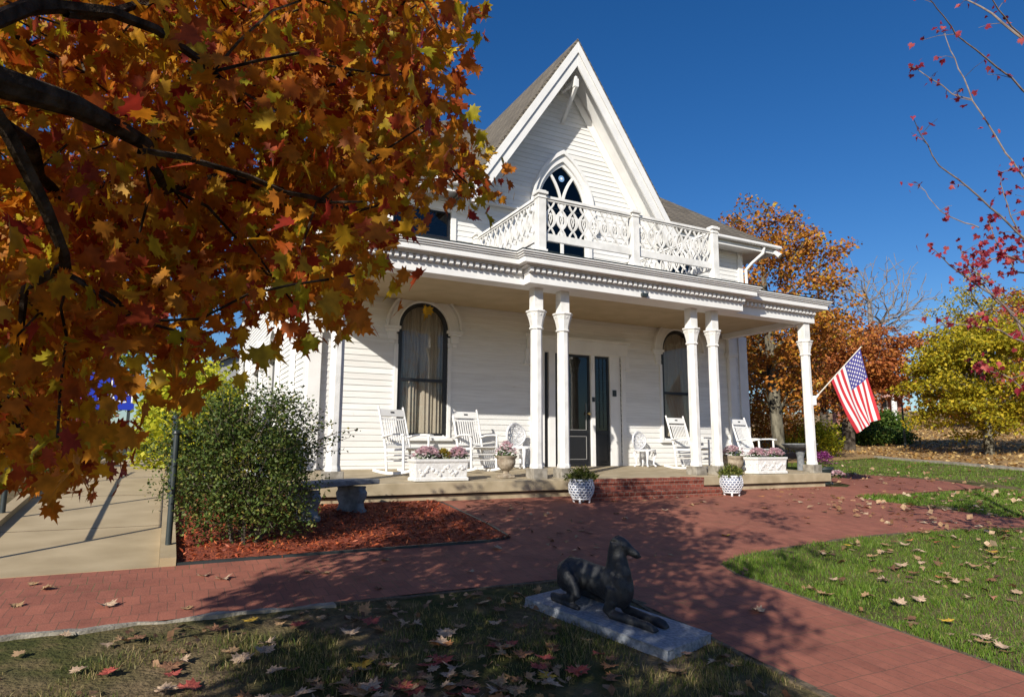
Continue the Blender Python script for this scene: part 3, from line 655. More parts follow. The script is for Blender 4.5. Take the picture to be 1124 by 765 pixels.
# ---- columns
def column(x,y,number=False):
    z0=floorz(y); m=MB(); rot=R(22.5)
    zt=2.68
    m.lathe((x,y,0),[(.118,z0+.16),(.118,z0+.20),(.106,z0+.24),(.104,1.0),(.100,1.97)],n=8,rot=rot)
    m.box(x-.088,x+.088,y-.088,y+.088,2.285,zt)
    o=m.build('column',M['white_old'],H,bevel=.006)
    c_=MB(); c_.lathe((x,y,0),[(.104,1.965),(.122,1.972),(.126,1.985),(.122,2.0),(.108,2.004),(.108,2.02),(.118,2.08),(.140,2.17),(.162,2.225),(.168,2.24),(.148,2.243),(.178,2.262),(.184,2.275),(.178,2.288),(.10,2.292)],n=8,rot=rot)
    for k in range(8):
        a=2*math.pi*k/8
        for dz,rr in ((2.215,.010),):
            q=.150; c_.lathe((x+math.cos(a)*q,y+math.sin(a)*q,dz),[(.003,-rr),(rr,-rr*.3),(rr,rr*.3),(.003,rr)],n=6)
    c_.build('capital',M['white_old'],o,bevel=0)
    pl=MB(); pl.box(x-.135,x+.135,y-.135,y+.135,z0-.03,z0+.162); pl.build('plinth',M['stone'],o,bevel=.012)
    return o
YC=9.55
for x in (2.12,5.46,5.99,8.95,9.50,12.2):
    colo=column(x,YC)
    if x==8.95: COLN=colo
    if x==12.2: COLR=colo
# house numerals, one above the other on a column face
def text(body,size,mat,name,parent,origin,right,up,ext=.004,align='CENTER'):
    cu=bpy.data.curves.new(name,'FONT'); cu.body=body; cu.size=size; cu.extrude=ext; cu.align_x=align; cu.align_y='CENTER'
    t=bpy.data.objects.new('tmp',cu); COL.objects.link(t); dg=bpy.context.evaluated_depsgraph_get(); me=bpy.data.meshes.new_from_object(t.evaluated_get(dg)); bpy.data.objects.remove(t)
    rgt=Vector(right).normalized(); u=Vector(up).normalized(); nrm=rgt.cross(u); off=wloc(parent) if parent else Vector((0,0,0))
    me.transform(Matrix.Translation(Vector(origin)-off)@Matrix(((rgt.x,u.x,nrm.x,0),(rgt.y,u.y,nrm.y,0),(rgt.z,u.z,nrm.z,0),(0,0,0,1))))
    me.materials.clear(); me.materials.append(mat); return link(name,me,parent)
a=R(-45)
for i,ch in enumerate('223'):
    text(ch,.155,M['iron'],'house_number',COLN,(8.95+.0975*math.cos(a),YC+.0975*math.sin(a),1.47-.125*i),(math.cos(a+math.pi/2),math.sin(a+math.pi/2),0),(0,0,1))
# ---- porch entablature: stepped forward in the middle
XL,XR=1.84,12.41; J0,J1=5.14,10.02; W0,C0=9.42,9.21   # face planes of wings / centre
def run(z0,z1,e,m,mat_i=0):
    """course around the porch front with projection e"""
    m.box(XL-e,J0-.0015-e,W0-e,W0+.30,z0,z1); m.box(J1+.0015+e,XR+e,W0-e,W0+.30,z0,z1); m.box(J0-e,J1+e,C0-e,W0+.30,z0,z1)
    m.box(XL-e,XL+.22,W0+.302,WY-.06,z0,z1); m.box(XR-.22,XR+e,W0+.302,WY-.06,z0,z1)
m=MB(); run(2.68,2.84,0,m); ent=m.build('entablature',M['white'],H,bevel=.006)
m=MB(); run(2.843,2.938,.012,m); m.build('dentil_frieze',M['white'],ent)
m=MB()
def dent(x,y0,y1): m.box(x-.029,x+.029,y0,y1,2.856,2.922)
x=XL+.05
while x<XR:
    inc=J0-.02<x<J1+.02
    yb=(C0 if inc else W0)-.0125; dent(x,yb-.085,yb); x+=.112
y=W0+.1
while y<WY-.2: m.box(XL-.075,XL-.0135,y-.033,y+.033,2.852,2.926); m.box(XR+.0135,XR+.075,y-.033,y+.033,2.852,2.926); y+=.125
m.build('dentil_band',M['white'],ent)['kind']='stuff'
m=MB(); run(2.941,2.965,.10,m); run(2.967,3.06,.20,m); run(3.062,3.088,.225,m); run(3.09,3.118,.25,m); run(3.12,3.148,.275,m); m.build('cornice',M['white'],ent,bevel=.006)
m=MB(); run(3.15,3.163,.285,m); m.build('drip_edge',M['iron'],ent)
m=MB()
V=[(XL-.25,W0-.25,3.164),(XR+.25,W0-.25,3.164),(XR+.25,WY-.02,3.40),(XL-.25,WY-.02,3.40)]
m.add(V+[(x,y,z-.001-.03*(y>10)) for x,y,z in V],[(0,1,2,3),(7,6,5,4),(0,4,5,1),(1,5,6,2),(2,6,7,3),(3,7,4,0)])
m.box(J0-.25,J1+.25,C0-.25,W0-.26,3.164,3.169); m.build('porch_roof',surf('dark_membrane_roof',(.05,.045,.04),(.10,.09,.08),scale=5,rough=.9),H)
m=MB(); m.box(XL+.24,XR-.24,W0+.302,WY-.02,2.80,2.835); m.build('porch_ceiling',M['ceil'],H)
m=MB(); m.box(7.45,7.58,C0-.06,C0-.002,2.70,2.76); m.build('porch_lamp',M['iron'],ent)
# ---- balcony
BZ=3.36; BY=9.30; BX=(5.40,7.40,9.37)
bal=MB(); bal.box(BX[0]-.12,BX[2]+.12,BY-.12,11.9,3.172,3.19)
BAL=bal.build('balcony',M['white'],H)
def post(x,y):
    m=MB(); m.box(x-.075,x+.075,y-.075,y+.075,3.20,4.27); m.box(x-.095,x+.095,y-.095,y+.095,3.20,3.30); m.box(x-.09,x+.09,y-.09,y+.09,4.20,4.225); m.box(x-.105,x+.105,y-.105,y+.105,4.272,4.32); m.box(x-.08,x+.08,y-.08,y+.08,4.322,4.345)
    m.build('post',M['white_old'],BAL,bevel=.006)
for x in BX: post(x,BY)
for x in (BX[0],BX[2]): post(x,11.86)
def curve_pts(s,hw):
    pts=[]
    for i in range(33):
        t=i/32
        # splay, cross, almond, cross, splay
        if t<.2: xx=.075*(1-2*t/.2*.5-0) if False else .07*math.cos(math.pi*t/.2*.5)*1.0
        elif t<.78: u=(t-.2)/.58; xx=-.088*math.sin(math.pi*u)**.8
        else: u=(t-.78)/.22; xx=.07*math.sin(math.pi*u*.5)
        pts.append((s*xx,t))
    return pts
def panel(a,b_):
    a=Vector(a+(0,));b_=Vector(b_+(0,)); d=b_-a; L=d.length; d.normalize(); nn=Vector((d.y,-d.x,0))
    za,zb=3.60,4.20
    m=MB()
    pr=MB(); P0=a+Vector((0,0,4.245));P1=b_+Vector((0,0,4.245)); m.bar(P0,P1,.09,.045); m.bar(a+Vector((0,0,4.205)),b_+Vector((0,0,4.205)),.045,.03); m.bar(a+Vector((0,0,3.54)),b_+Vector((0,0,3.54)),.05,.125)
    n=max(2,round(L/.215)); st=L/n
    for k in range(n):
        c_=a+d*(st*(k+.5))
        for s in (-1,1):
            pts=curve_pts(s,.09); inn_=[];out=[]
            for i,(x,t) in enumerate(pts):
                x2,t2=pts[min(i+1,32)];x1,t1=pts[max(i-1,0)]; dx,dz=(x2-x1),(t2-t1)*(zb-za); q=math.hypot(dx,dz); nx_,nz_=dz/q,-dx/q
                wd=.0135 if t<.2 or t>.78 else .0135+.014*math.sin(math.pi*(t-.2)/.58)
                z_=za+t*(zb-za); inn_.append((x-nx_*wd,z_-nz_*wd)); out.append((x+nx_*wd,z_+nz_*wd))
            off=.002*s
            m.band(inn_,out,lambda x,z_,dd:tuple(c_+d*x+nn*dd+Vector((0,0,z_))),-.012+off,.012+off)
        # small pierced diamond in each almond
        zc=za+.49*(zb-za); q=[(0,.10),(.033,0),(0,-.10),(-.033,0),(0,.10)]; qi=[(x*.45,z_*.62) for x,z_ in q]
        m.band([(x,z_+zc) for x,z_ in qi],[(x,z_+zc) for x,z_ in q],lambda x,z_,dd:tuple(c_+d*x+nn*dd+Vector((0,0,z_))),-.008,.008)
    m.build('balcony_panel',M['white_old'],BAL)
panel((BX[0]+.09,BY),(BX[1]-.09,BY)); panel((BX[1]+.09,BY),(BX[2]-.09,BY)); panel((BX[0],BY+.09),(BX[0],11.77)); panel((BX[2],BY+.09),(BX[2],11.77))
# ---- roofs
EZ=5.2
def slab(m,P,t):
    n=len(P); V=list(P)+[(x,y,z-t) for x,y,z in P]
    m.add(V,[tuple(range(n)),tuple(range(2*n-1,n-1,-1))]+[(i,i+n,(i+1)%n+n,(i+1)%n) for i in range(n)])
K=.80; ex0,ex1,ey0,ey1=1.4,13.85,11.45,21.55; hd=(ey1-ey0)/2; rz=EZ+K*hd
vw=(GP-EZ)/GS-.12; vy=ey0+(GP-EZ)/K-.15
def eave_run(m,y0,y1,z0,z1):
    m.box(ex0+.03,CX-vw,y0,y1,z0,z1); m.box(CX+vw,ex1-.03,y0,y1,z0,z1)
m=MB(); A_=[(ex0,ey0,EZ),(CX-vw,ey0,EZ),(CX,vy,EZ+K*(vy-ey0)),(CX+vw,ey0,EZ),(ex1,ey0,EZ),(ex1,ey1,EZ),(ex0,ey1,EZ)]; r0=(ex0+hd,ey0+hd,rz); r1=(ex1-hd,ey0+hd,rz); rm_=(CX,ey0+hd,rz)
m.add(A_+[r0,rm_,r1],[(0,1,2,8,7),(2,3,4,9,8),(4,5,9),(5,6,7,8,9),(6,0,7)])
m.add([(x,y,z-.06) for x,y,z in A_]+A_,[(0,6,13,7),(0,7,8,1),(3,10,11,4),(4,11,12,5),(5,12,13,6)])
RF=m.build('main_roof',M['shingle'],H)
m=MB(); eave_run(m,ey0+.03,ey0+.07,EZ-.22,EZ-.062); m.box(ex1-.07,ex1-.03,ey0+.072,ey1-.03,EZ-.22,EZ-.062); m.box(ex0+.03,ex0+.07,ey0+.072,ey1-.03,EZ-.22,EZ-.062)
m.box(ex0+.072,ex1-.072,ey0+.4,WY-.03,EZ-.16,EZ-.13); m.box(ex0+.072,CX-vw,ey0+.072,ey0+.398,EZ-.16,EZ-.13); m.box(CX+vw,ex1-.072,ey0+.072,ey0+.398,EZ-.16,EZ-.13); m.box(13.06,ex1-.072,WY-.028,ey1-.1,EZ-.16,EZ-.13); m.box(ex0+.072,2.14,WY-.028,ey1-.1,EZ-.16,EZ-.13); m.build('eaves',M['white'],RF,bevel=.006)
for x0,x1 in ((ex0,CX-vw-.05),(CX+vw+.05,ex1+.02)):
    m=MB(); m.tube([(x0,ey0-.05,EZ-.06),(x1,ey0-.05,EZ-.06)],.05,n=10); m.build('gutter',M['white'],RF,smooth=True)
m=MB(); m.tube([(13.3,ey0-.02,EZ-.1),(13.3,ey0+.02,EZ-.25),(13.2,11.75,EZ-.45),(13.12,11.9,EZ-.62),(13.12,11.9,3.5)],.04,n=10); m.build('downspout',M['white'],RF,smooth=True)
m=MB(); m.tube([(13.72,ey0+.05,EZ-.14),(13.78,ey0-.1,EZ-.30)],[.05,.07],n=8); m.build('eave_bracket',M['white'],RF)
# rear wing roof
m=MB(); slab(m,[(1.7,21.4,4.9),(5.6,21.4,7.2),(5.6,26.4,7.2),(1.7,26.4,4.9)],.1); slab(m,[(5.6,21.4,7.2),(9.5,21.4,4.9),(9.5,26.4,4.9),(5.6,26.4,7.2)],.1); m.add([(2.2,26,4.8),(9,26,4.8),(5.6,26,7.1)],[(0,1,2)]); m.build('rear_roof',M['shingle'],H)
# steep front gable
GY0=11.30; hwG=2.75; zf=GP-GS*hwG; YB=17
m=MB(); nx_,nz_=GS/math.hypot(1,GS),1/math.hypot(1,GS); tk=.13
for s in (-1,1):
    P=[(CX,GP),(CX+s*hwG,zf),(CX+s*hwG-s*nx_*tk,zf-nz_*tk),(CX,GP-tk*math.hypot(1,GS))]
    m.prism(P,XZ,GY0-.02,YB)
GR=m.build('gable_roof',M['shingle'],H)
def rake(name,t0,t1,y0,y1,mat,trim=0):
    for s in (-1,1):
        k=math.hypot(1,GS); m=MB()
        P=[(CX,GP-t0*k),(CX+s*hwG-s*nx_*t0,zf-nz_*t0),(CX+s*hwG-s*nx_*t1,zf-nz_*t1),(CX,GP-t1*k)]
        m.prism(P,XZ,y0-.0005*s,y1); m.build(name,mat,GR,bevel=.004)
rake('rake_board',.135,.36,GY0,GY0+.045,M['white']); rake('rake_moulding',.05,.19,GY0-.035,GY0-.022,M['white']); rake('gable_soffit',.132,.15,GY0+.046,WY-.02,M['white']); rake('frieze_board',.16,.34,WY-.05,WY-.018,M['white'])
m=MB(); m.bar((CX,GY0+.07,7.95),(CX,WY-.02,7.35),.075,.075); m.box(CX-.055,CX+.055,GY0+.045,GY0+.16,7.93,8.12); m.lathe((CX,GY0+.1,8.12),[(.05,0),(.06,.03),(.02,.08)],n=10); m.bar((CX,GY0+.1,8.1),(CX,WY-.02,8.1),.07,.07); m.build('gable_brace',M['white'],GR,bevel=.004)
# ================================================================ porch furniture
def rocking_chair():
    t=thing('rocking_chair',(0,0,0),'x','rocking chair','white rocking chairs on the porch')
    W_=M['white']
    def P(name,m,bev=.004,mat=None,par=None,sm=False): return m.build(name,mat or W_,par or t,bevel=bev,local=True,smooth=sm)
    rk=lambda y:.022+.20*y*y
    for s in (-1,1):
        m=MB(); pts=[(s*.27,y,rk(y)+.0) for y in np.linspace(-.44,.54,15)]
        for a,b in zip(pts[:-1],pts[1:]): m.bar(a,b,.03,.044)
        P('rocker',m,0)
        m=MB(); m.tube([(s*.27,-.24,rk(-.24)+.02),(s*.275,-.25,.30),(s*.28,-.255,.62)],[.021,.024,.020],n=10); P('leg',m,0,sm=True)
        m=MB(); m.tube([(s*.26,.20,rk(.2)+.02),(s*.265,.22,.42),(s*.27,.33,.85),(s*.272,.42,1.16)],[.021,.024,.022,.018],n=10); P('rear_post',m,0,sm=True)
        m=MB(); A=[(s*.275,.27,.63),(s*.285,.05,.66),(s*.29,-.2,.655),(s*.29,-.32,.635)]
        for a,b in zip(A[:-1],A[1:]): m.bar(a,b,.085,.024)
        P('armrest',m,0)
        for zz in (.22,.31): m=MB(); m.tube([(s*.27,-.24,zz),(s*.263,.20,zz)],.012,n=8); P('side_stretcher',m,0,sm=True)
    for a_,y_q,zz in ((.27,-.24,.20),(.27,-.245,.30),(.26,.2,.25)): m=MB(); m.tube([(-a_,y_q,zz),(a_,y_q,zz)],.013,n=8); P('stretcher',m,0,sm=True)
    m=MB(); sp=[(-.29,.43),(-.2,.435),(-.05,.415),(.1,.405),(.24,.41)]
    for i in range(11):
        y=-.28+i*.05; z=.43-.02*math.sin((y+.28)/.5*math.pi); m.box(-.25,.25,y,y+.043,z-.01,z+.01)
    m.box(-.262,-.24,-.28,.24,.385,.418); m.box(.24,.262,-.28,.24,.385,.418); P('seat',m,.003)
    m=MB()
    def by(z): return float(np.interp(z,[.42,.85,1.16],[.22,.33,.42]))-.005
    for z,h in ((1.05,.13),(.94,.035),(.50,.05)): m.bar((-.262,by(z),z),(.262,by(z),z),.022,h,up=(0,math.sin(.3),math.cos(.3)))
    for i in range(9):
        x=-.20+i*.05; m.bar((x,by(.5)-.012,.51),(x,by(.94)-.012,.94),.026,.010,up=(0,1,0))
    bk=P('backrest',m,.003)
    m=MB(); m.bar((-.04,by(1.06)-.0135,1.06),(.04,by(1.06)-.0135,1.06),.006,.026,up=(0,math.sin(.3),math.cos(.3))); P('hand_slot',m,0,M['black'],bk)
    return t
ch=rocking_chair()
RC=[(3.62,10.75,22,'white rocking chair farthest left on the porch, before the left arched window'),
    (5.06,11.05,8,'white slatted rocking chair between the left arched window and the lacy iron chair'),
    (10.05,10.85,6,'white slatted rocking chair half hidden behind the paired columns right of the brick steps'),
    (11.52,10.4,10,'white slatted rocking chair by the tan urn planter, just left of the flag column')]
for i,(x,y,a,lb) in enumerate(RC):
    o=ch if i==0 else copy_tree(ch); o.location=(x,y,floorz(y)+.004); o.rotation_euler=(-.035,0,R(a)); o['label']=lb
def iron_chair():
    t=thing('iron_chair',(0,0,0),'x','garden chair','white cast iron chairs by the entrance')
    W_=M['wicker']
    def P(name,m): return m.build(name,W_,t,local=True,smooth=True)
    def ring(m,c,rx,rz,r,yo=lambda x,z:0,n=22,tb=6,a0=0,a1=2*math.pi):
        m.tube([(c[0]+rx*math.cos(a0+(a1-a0)*k/n),c[1]+yo(c[0]+rx*math.cos(a0+(a1-a0)*k/n),0),c[2]+rz*math.sin(a0+(a1-a0)*k/n)) for k in range(n+1)],r,n=tb,cap=False)
    bow=lambda x,z:.17-.5*x*x
    m=MB(); ring(m,(0,0,.66),.27,.215,.020,bow); ring(m,(0,0,.66),.22,.17,.010,bow)
    for k in range(12):
        a=2*math.pi*k/12; ring(m,(.225*math.cos(a),0,.66+.21*math.sin(a)),.036,.034,.008,bow,10)
    for cx,cz,r in ((0,.66,.075),(.09,.73,.055),(-.09,.73,.055),(.09,.59,.055),(-.09,.59,.055),(0,.80,.045),(0,.52,.045),(.13,.66,.035),(-.13,.66,.035)):
        ring(m,(cx,0,cz),r,r,.009,bow,14); ring(m,(cx,0,cz),r*.5,r*.5,.007,bow,10)
    m.tube([(-.10,.16,.875),(0,.165,.90),(.10,.16,.875)],.016,n=6); P('backrest',m)
    m=MB()
    for rr,q in ((.225,.016),(.17,.008),(.11,.008),(.05,.008)): m.tube([(rr*math.cos(2*math.pi*k/24),rr*math.sin(2*math.pi*k/24),.43) for k in range(25)],q,n=6,cap=False)
    for k in range(12):
        a=2*math.pi*k/12; m.tube([(.05*math.cos(a),.05*math.sin(a),.43),(.225*math.cos(a),.225*math.sin(a),.43)],.009,n=5)
        m.tube([(.2*math.cos(a)+.035*math.cos(b),.2*math.sin(a)+.035*math.sin(b),.405) for b in np.linspace(0,6.28,9)],.009,n=5,cap=False)
    m.lathe((0,0,0),[(.228,.39),(.236,.40),(.236,.425),(.228,.43)],n=24,cap=False); P('seat',m)
    for k in range(4):
        a=R(45+90*k); c,s=math.cos(a),math.sin(a); m=MB()
        m.tube([(c*.19,s*.19,.42),(c*.235,s*.235,.33),(c*.20,s*.20,.18),(c*.185,s*.185,.08),(c*.24,s*.24,.015)],[.035,.03,.022,.018,.022],n=8)
        m.tube([(c*.2,s*.2,.38),(c*.15,s*.15,.28),(c*.19,s*.19,.2)],.012,n=6); P('leg',m)
    return t
ic=iron_chair()
for i,(x,y,a,sc,lb) in enumerate([(6.22,11.45,25,1.12,'white lacy cast iron chair beside the urn, left of the entrance columns'),(9.32,11.52,20,1.0,'white lacy cast iron chair standing right of the front door')]):
    o=ic if i==0 else copy_tree(ic); o.location=(x,y,floorz(y)+.003); o.rotation_euler=(0,0,R(a)); o.scale=(sc,sc,1 if i==0 else .86); o['label']=lb
# ---- flowers helper: everything in world coordinates round a centre
def clump(name,label,cat,c,rx,ry,h,petal,leaf,npet=130,nleaf=160,group=None,ps=.042,ls=.045,heads=True):
    t=thing(name,c,label,cat,group)
    def dome(n,f0,f1):
        a=rng.uniform(0,2*math.pi,n); u=rng.uniform(0,1,n)**.6; v=np.sqrt(1-u*u*.95)*rng.uniform(f0,f1,n)
        lump=1+.16*np.sin(a*3+u*5)+.1*np.sin(a*7+1)
        return np.stack([c[0]+rx*u*lump*np.cos(a),c[1]+ry*u*lump*np.sin(a),c[2]+h*v],1)
    Pq=dome(nleaf,.05,.92); V,Fq_=quad_leaves(Pq,ls,.55); np_mesh('foliage',V,Fq_,leaf,t)
    if petal:
        Pq=dome(int(npet*1.7),.9,1.1); Vs=[];k=7
        for p in Pq:
            for j in range(k):
                a=2*math.pi*j/k+rng.uniform(-.2,.2); d=np.array([math.cos(a),math.sin(a),rng.uniform(.1,.7)])*ps*rng.uniform(.7,1.1); e=np.array([-math.sin(a),math.cos(a),0])*ps*.35
                Vs+= [p,p+d*.6+e,p+d,p+d*.6-e]
        np_mesh('blossom',Vs,np.arange(len(Vs)).reshape(-1,4),petal,t)
    return t
def box_planter(x,y,label,L=.86):
    z=floorz(y)+.003; t=thing('planter_box',(x,y,z),label,'planter','white cast planters with raised garlands on the porch edge')
    m=MB(); hx,hy,h=L/2,.17,.34
    def ringbox(z0,z1,e0,e1):
        V=[(x+i*(hx+e),y+j*(hy+e),z+zz) for zz,e in ((z0,e0),(z1,e1)) for i,j in ((-1,-1),(1,-1),(1,1),(-1,1))]
        m.add(V,[(0,1,5,4),(1,2,6,5),(2,3,7,6),(3,0,4,7),(0,3,2,1),(4,5,6,7)])
    ringbox(0,.045,.0,.0); ringbox(.045,.06,-.004,-.022); ringbox(.06,.265,-.022,-.006)
    V=[];
    ringbox(.265,.285,-.003,.008); 
    for a,b,c_,d in ((-hx-.012,hx+.012,-hy-.012,-hy+.03),(-hx-.012,hx+.012,hy-.03,hy+.012),(-hx-.012,-hx+.03,-hy+.031,hy-.031),(hx-.03,hx+.012,-hy+.031,hy-.031)): m.box(x+a,x+b,y+c_,y+d,z+.286,z+.325)
    m.build('body',M['plaster'],t,bevel=.006)
    m=MB()
    for k in range(46):
        u=rng.uniform(-.88,.88); zz=.16+.055*math.sin(u*11)+rng.uniform(-.03,.03); r=rng.uniform(.016,.034)
        m.lathe((x+u*hx,y-hy+.017,z+zz),[(.002,-r),(r*.8,-r*.6),(r,0),(r*.8,r*.6),(.002,r)],n=8,sy=.8)
    for k in range(10):
        u=rng.uniform(-.8,.8); zz=.16+.05*math.sin(u*6.5); m.lathe((x-hx+.018,y+u*hy,z+zz),[(.002,-.02),(.018,-.01),(.02,0),(.016,.012),(.002,.02)],n=8)
    m.build('garland_relief',M['plaster'],t,smooth=True)['kind']='stuff'
    m=MB(); m.box(x-hx+.032,x+hx-.032,y-hy+.032,y+hy-.032,z+.287,z+.305); m.build('soil',M['soil'],t)
    return z+.305
G1='pink flower clumps in the porch planters'
zt=box_planter(3.72,9.53,'white cast planter box with garland relief in front of the left rocking chairs')
clump('flower_clump','pale pink chrysanthemum mound at the left end of the left white planter','flowers',(3.52,9.52,zt),.19,.15,.19,M['petal_pink'],M['leaf_herb'],group=G1)
clump('flower_clump','pale pink chrysanthemum mound at the right end of the left white planter','flowers',(4.03,9.53,zt),.15,.14,.18,M['petal_pink'],M['leaf_herb'],group=G1)
clump('flower_clump','small yellow flowers between the two pink mounds in the left white planter','flowers',(3.79,9.52,zt),.09,.10,.16,M['petal_yellow'],M['leaf_trail'],npet=40,nleaf=120,group=None)
zt=box_planter(10.76,9.50,'white cast planter box with garland relief beside the flag column',.84)
clump('flower_clump','pale pink chrysanthemum mound at the left end of the right white planter','flowers',(10.53,9.5,zt),.20,.15,.18,M['petal_pink'],M['leaf_herb'],group=G1)
clump('flower_clump','pale pink chrysanthemum mound at the right end of the right white planter','flowers',(11.04,9.5,zt),.16,.14,.18,M['petal_pink'],M['leaf_herb'],group=G1)
def urn(x,y,r,h,label,tall=True):
    z=floorz(y)+.002 if y>PF else G(x,y); t=thing('stone_urn',(x,y,z),label,'urn')
    m=MB()
    if tall: m.box(x-r*.62,x+r*.62,y-r*.62,y+r*.62,z,z+h*.12); m.lathe((x,y,z),[(r*.55,h*.121),(r*.5,h*.16),(r*.30,h*.2),(r*.26,h*.28),(r*.36,h*.33)],n=24)
    m.build('foot',M['urn'],t,bevel=.006) if tall else None
    m=MB(); z0=h*.331 if tall else 0
    pr=[(r*.36,z0),(r*.62,z0+(h-z0)*.15),(r*.84,z0+(h-z0)*.4),(r*.90,z0+(h-z0)*.62),(r*.86,z0+(h-z0)*.72),(r*.90,z0+(h-z0)*.8),(r*1.04,z0+(h-z0)*.9),(r*1.06,h),(r*.93,h),(r*.85,h-.04)]
    m.lathe((x,y,z),pr,n=36)
    m.v=[(x+(vx-x)*(1+.035*math.cos(14*math.atan2(vy-y,vx-x))*(1 if vz<z+z0+(h-z0)*.6 else 0)),y+(vy-y)*(1+.035*math.cos(14*math.atan2(vy-y,vx-x))*(1 if vz<z+z0+(h-z0)*.6 else 0)),vz) for vx,vy,vz in m.v]
    m.build('bowl',M['urn'],t,smooth=True)
    return z+h-.035
z_=urn(4.98,9.72,.175,.36,'tan pedestal urn of pink flowers on the porch edge left of the front steps')
clump('flower_clump','dusty pink flowers over green leaves in the pedestal urn','flowers',(4.98,9.72,z_),.15,.15,.24,M['petal_pink'],M['leaf_herb'],npet=60,nleaf=260)
z_=urn(10.42,10.05,.24,.32,'low tan stone bowl planter beside the right-hand rocking chair',False)
clump('flower_clump','pale pink flowers spilling from the low tan bowl','flowers',(10.42,10.05,z_),.22,.2,.22,M['petal_pink'],M['leaf_herb'],npet=80,nleaf=260)
def lattice_pot(x,y,label,gb):
    z=G(x,y)+.014; t=thing('openwork_pot',(x,y,z),label,'plant pot','white openwork pots flanking the steps')
    prof=lambda u:.115+.075*math.sin(u*2.3+.25)+.012*u   # u 0..1
    m=MB(); m.lathe((x,y,z),[(prof(u)-.022,.06+u*.28) for u in np.linspace(0,1,9)],n=24); m.build('liner',surf('pot_liner',(.20,.23,.33),(.30,.33,.42),scale=9,rough=.6),t,smooth=True)
    m=MB()
    for r_i in range(7):
        u=.07+.143*r_i; n=18
        for k in range(n):
            a0=2*math.pi*(k+.5*(r_i%2))/n; pts=[]
            for q in range(11):
                b=2*math.pi*q/10; uu=u+.085*math.sin(b); aa=a0+.19*math.cos(b); r=prof(uu)
                pts.append((x+r*math.cos(aa),y+r*math.sin(aa),z+.06+uu*.28))
            m.tube(pts,.0065,n=5,cap=False)
    for u,q in ((0,.012),(1,.016)): 
        r=prof(u); m.tube([(x+r*math.cos(b),y+r*math.sin(b),z+.06+u*.28) for b in np.linspace(0,2*math.pi,29)],q,n=6,cap=False)
    m.build('openwork',M['wicker'],t,smooth=True)
    for k in range(4):
        a=R(45+90*k); m=MB(); m.tube([(x+.11*math.cos(a),y+.11*math.sin(a),z+.075),(x+.125*math.cos(a),y+.125*math.sin(a),z+.03),(x+.115*math.cos(a),y+.115*math.sin(a),z)],[.02,.016,.018],n=6); m.build('foot',M['wicker'],t)
    P=[];n=520
    a=rng.uniform(0,6.28,n); u=rng.uniform(0,1,n)**.6; hh=rng.uniform(.3,1,n)
    P=np.stack([x+.19*gb*u*np.cos(a),y+.19*u*np.sin(a),z+.33+.19*hh*(1.1-u*u*.8)],1); V,Fq_=quad_leaves(P,.075,.28)
    pt=thing('pot_plant',(x,y,z+.33),'x','plant',None); np_mesh('foliage',V,Fq_,M['leaf_trail'],pt); return t,pt
_,pl=lattice_pot(5.72,8.62,'white openwork pot on feet left of the brick steps',1.35); pl['label']='green trailing plant in the openwork pot left of the brick steps'; pl['group']='trailing plants in openwork pots'
_,pl=lattice_pot(8.92,8.66,'white openwork pot on feet right of the brick steps',1.1); pl['label']='yellow-green trailing plant in the openwork pot right of the brick steps'; pl['group']='trailing plants in openwork pots'
# ---- stone bench
t=thing('stone_bench',(1.86,8.32,G(1.86,8.32)+.03),'grey cast stone garden bench with scrolled legs on the red mulch beside the bush','bench',rz=R(40))
m=MB(); n=12; V=[];f=[]
for i in range(n+1):
    x=-.72+1.44*i/n; c_=.10*(1-(x/.72)**2)
    V+=[(x,-.21+c_,.43),(x,.21+c_,.43),(x,.21+c_,.51),(x,-.21+c_,.51)]
for i in range(n):
    k=i*4
    for a,b in ((0,1),(1,2),(2,3),(3,0)): f.append((k+a,k+b,k+4+b,k+4+a))
f+=[(0,1,2,3),(4*n+3,4*n+2,4*n+1,4*n)]; m.add(V,f); t.scale=(1,1,.84); m.build('seat',M['bench'],t,bevel=.015,local=True)
for s in (-1,1):
    pr=[(-.20,0),(.20,0),(.21,.06),(.165,.10),(.15,.17),(.19,.26),(.205,.33),(.17,.38),(.19,.428),(-.19,.428),(-.17,.38),(-.205,.33),(-.19,.26),(-.15,.17),(-.165,.10),(-.21,.06)]
    m=MB(); m.prism(pr,lambda u,v,d:(s*.46+d,u+.05,v-.02),-.075,.075); m.build('leg',M['bench'],t,bevel=.02,local=True)
# ---- railings of the ramp
def railing(x,ys,label,top=1.05):
    t=thing('ramp_railing',(x,ys[0],rz_(ys[0])+.07),label,'railing','dark pipe railings of the ramp')
    for y in ys:
        m=MB(); z=rz_(y)+.065; m.tube([(x,y,z),(x,y,z+top-.02)],.027,n=12); m.lathe((x,y,z+top-.03),[(.033,0),(.040,.01),(.036,.03),(.012,.045)],n=12); m.build('post',M['iron'],t,smooth=True)
    m=MB()
    m.tube([(x,y,rz_(y)+.065+top*.55) for y in ys],.018,n=8); m.tube([(x,y,rz_(y)+.065+top*.98) for y in ys],.022,n=8); m.build('rail',M['iron'],t,smooth=True)
railing(.086,[7.05,9.6,12.2,14.8],'dark metal pipe railing along the right kerb of the ramp, beside the bush')
railing(-1.516,[7.0,9.0,11.3,13.8],'dark metal pipe railing along the left kerb of the ramp')
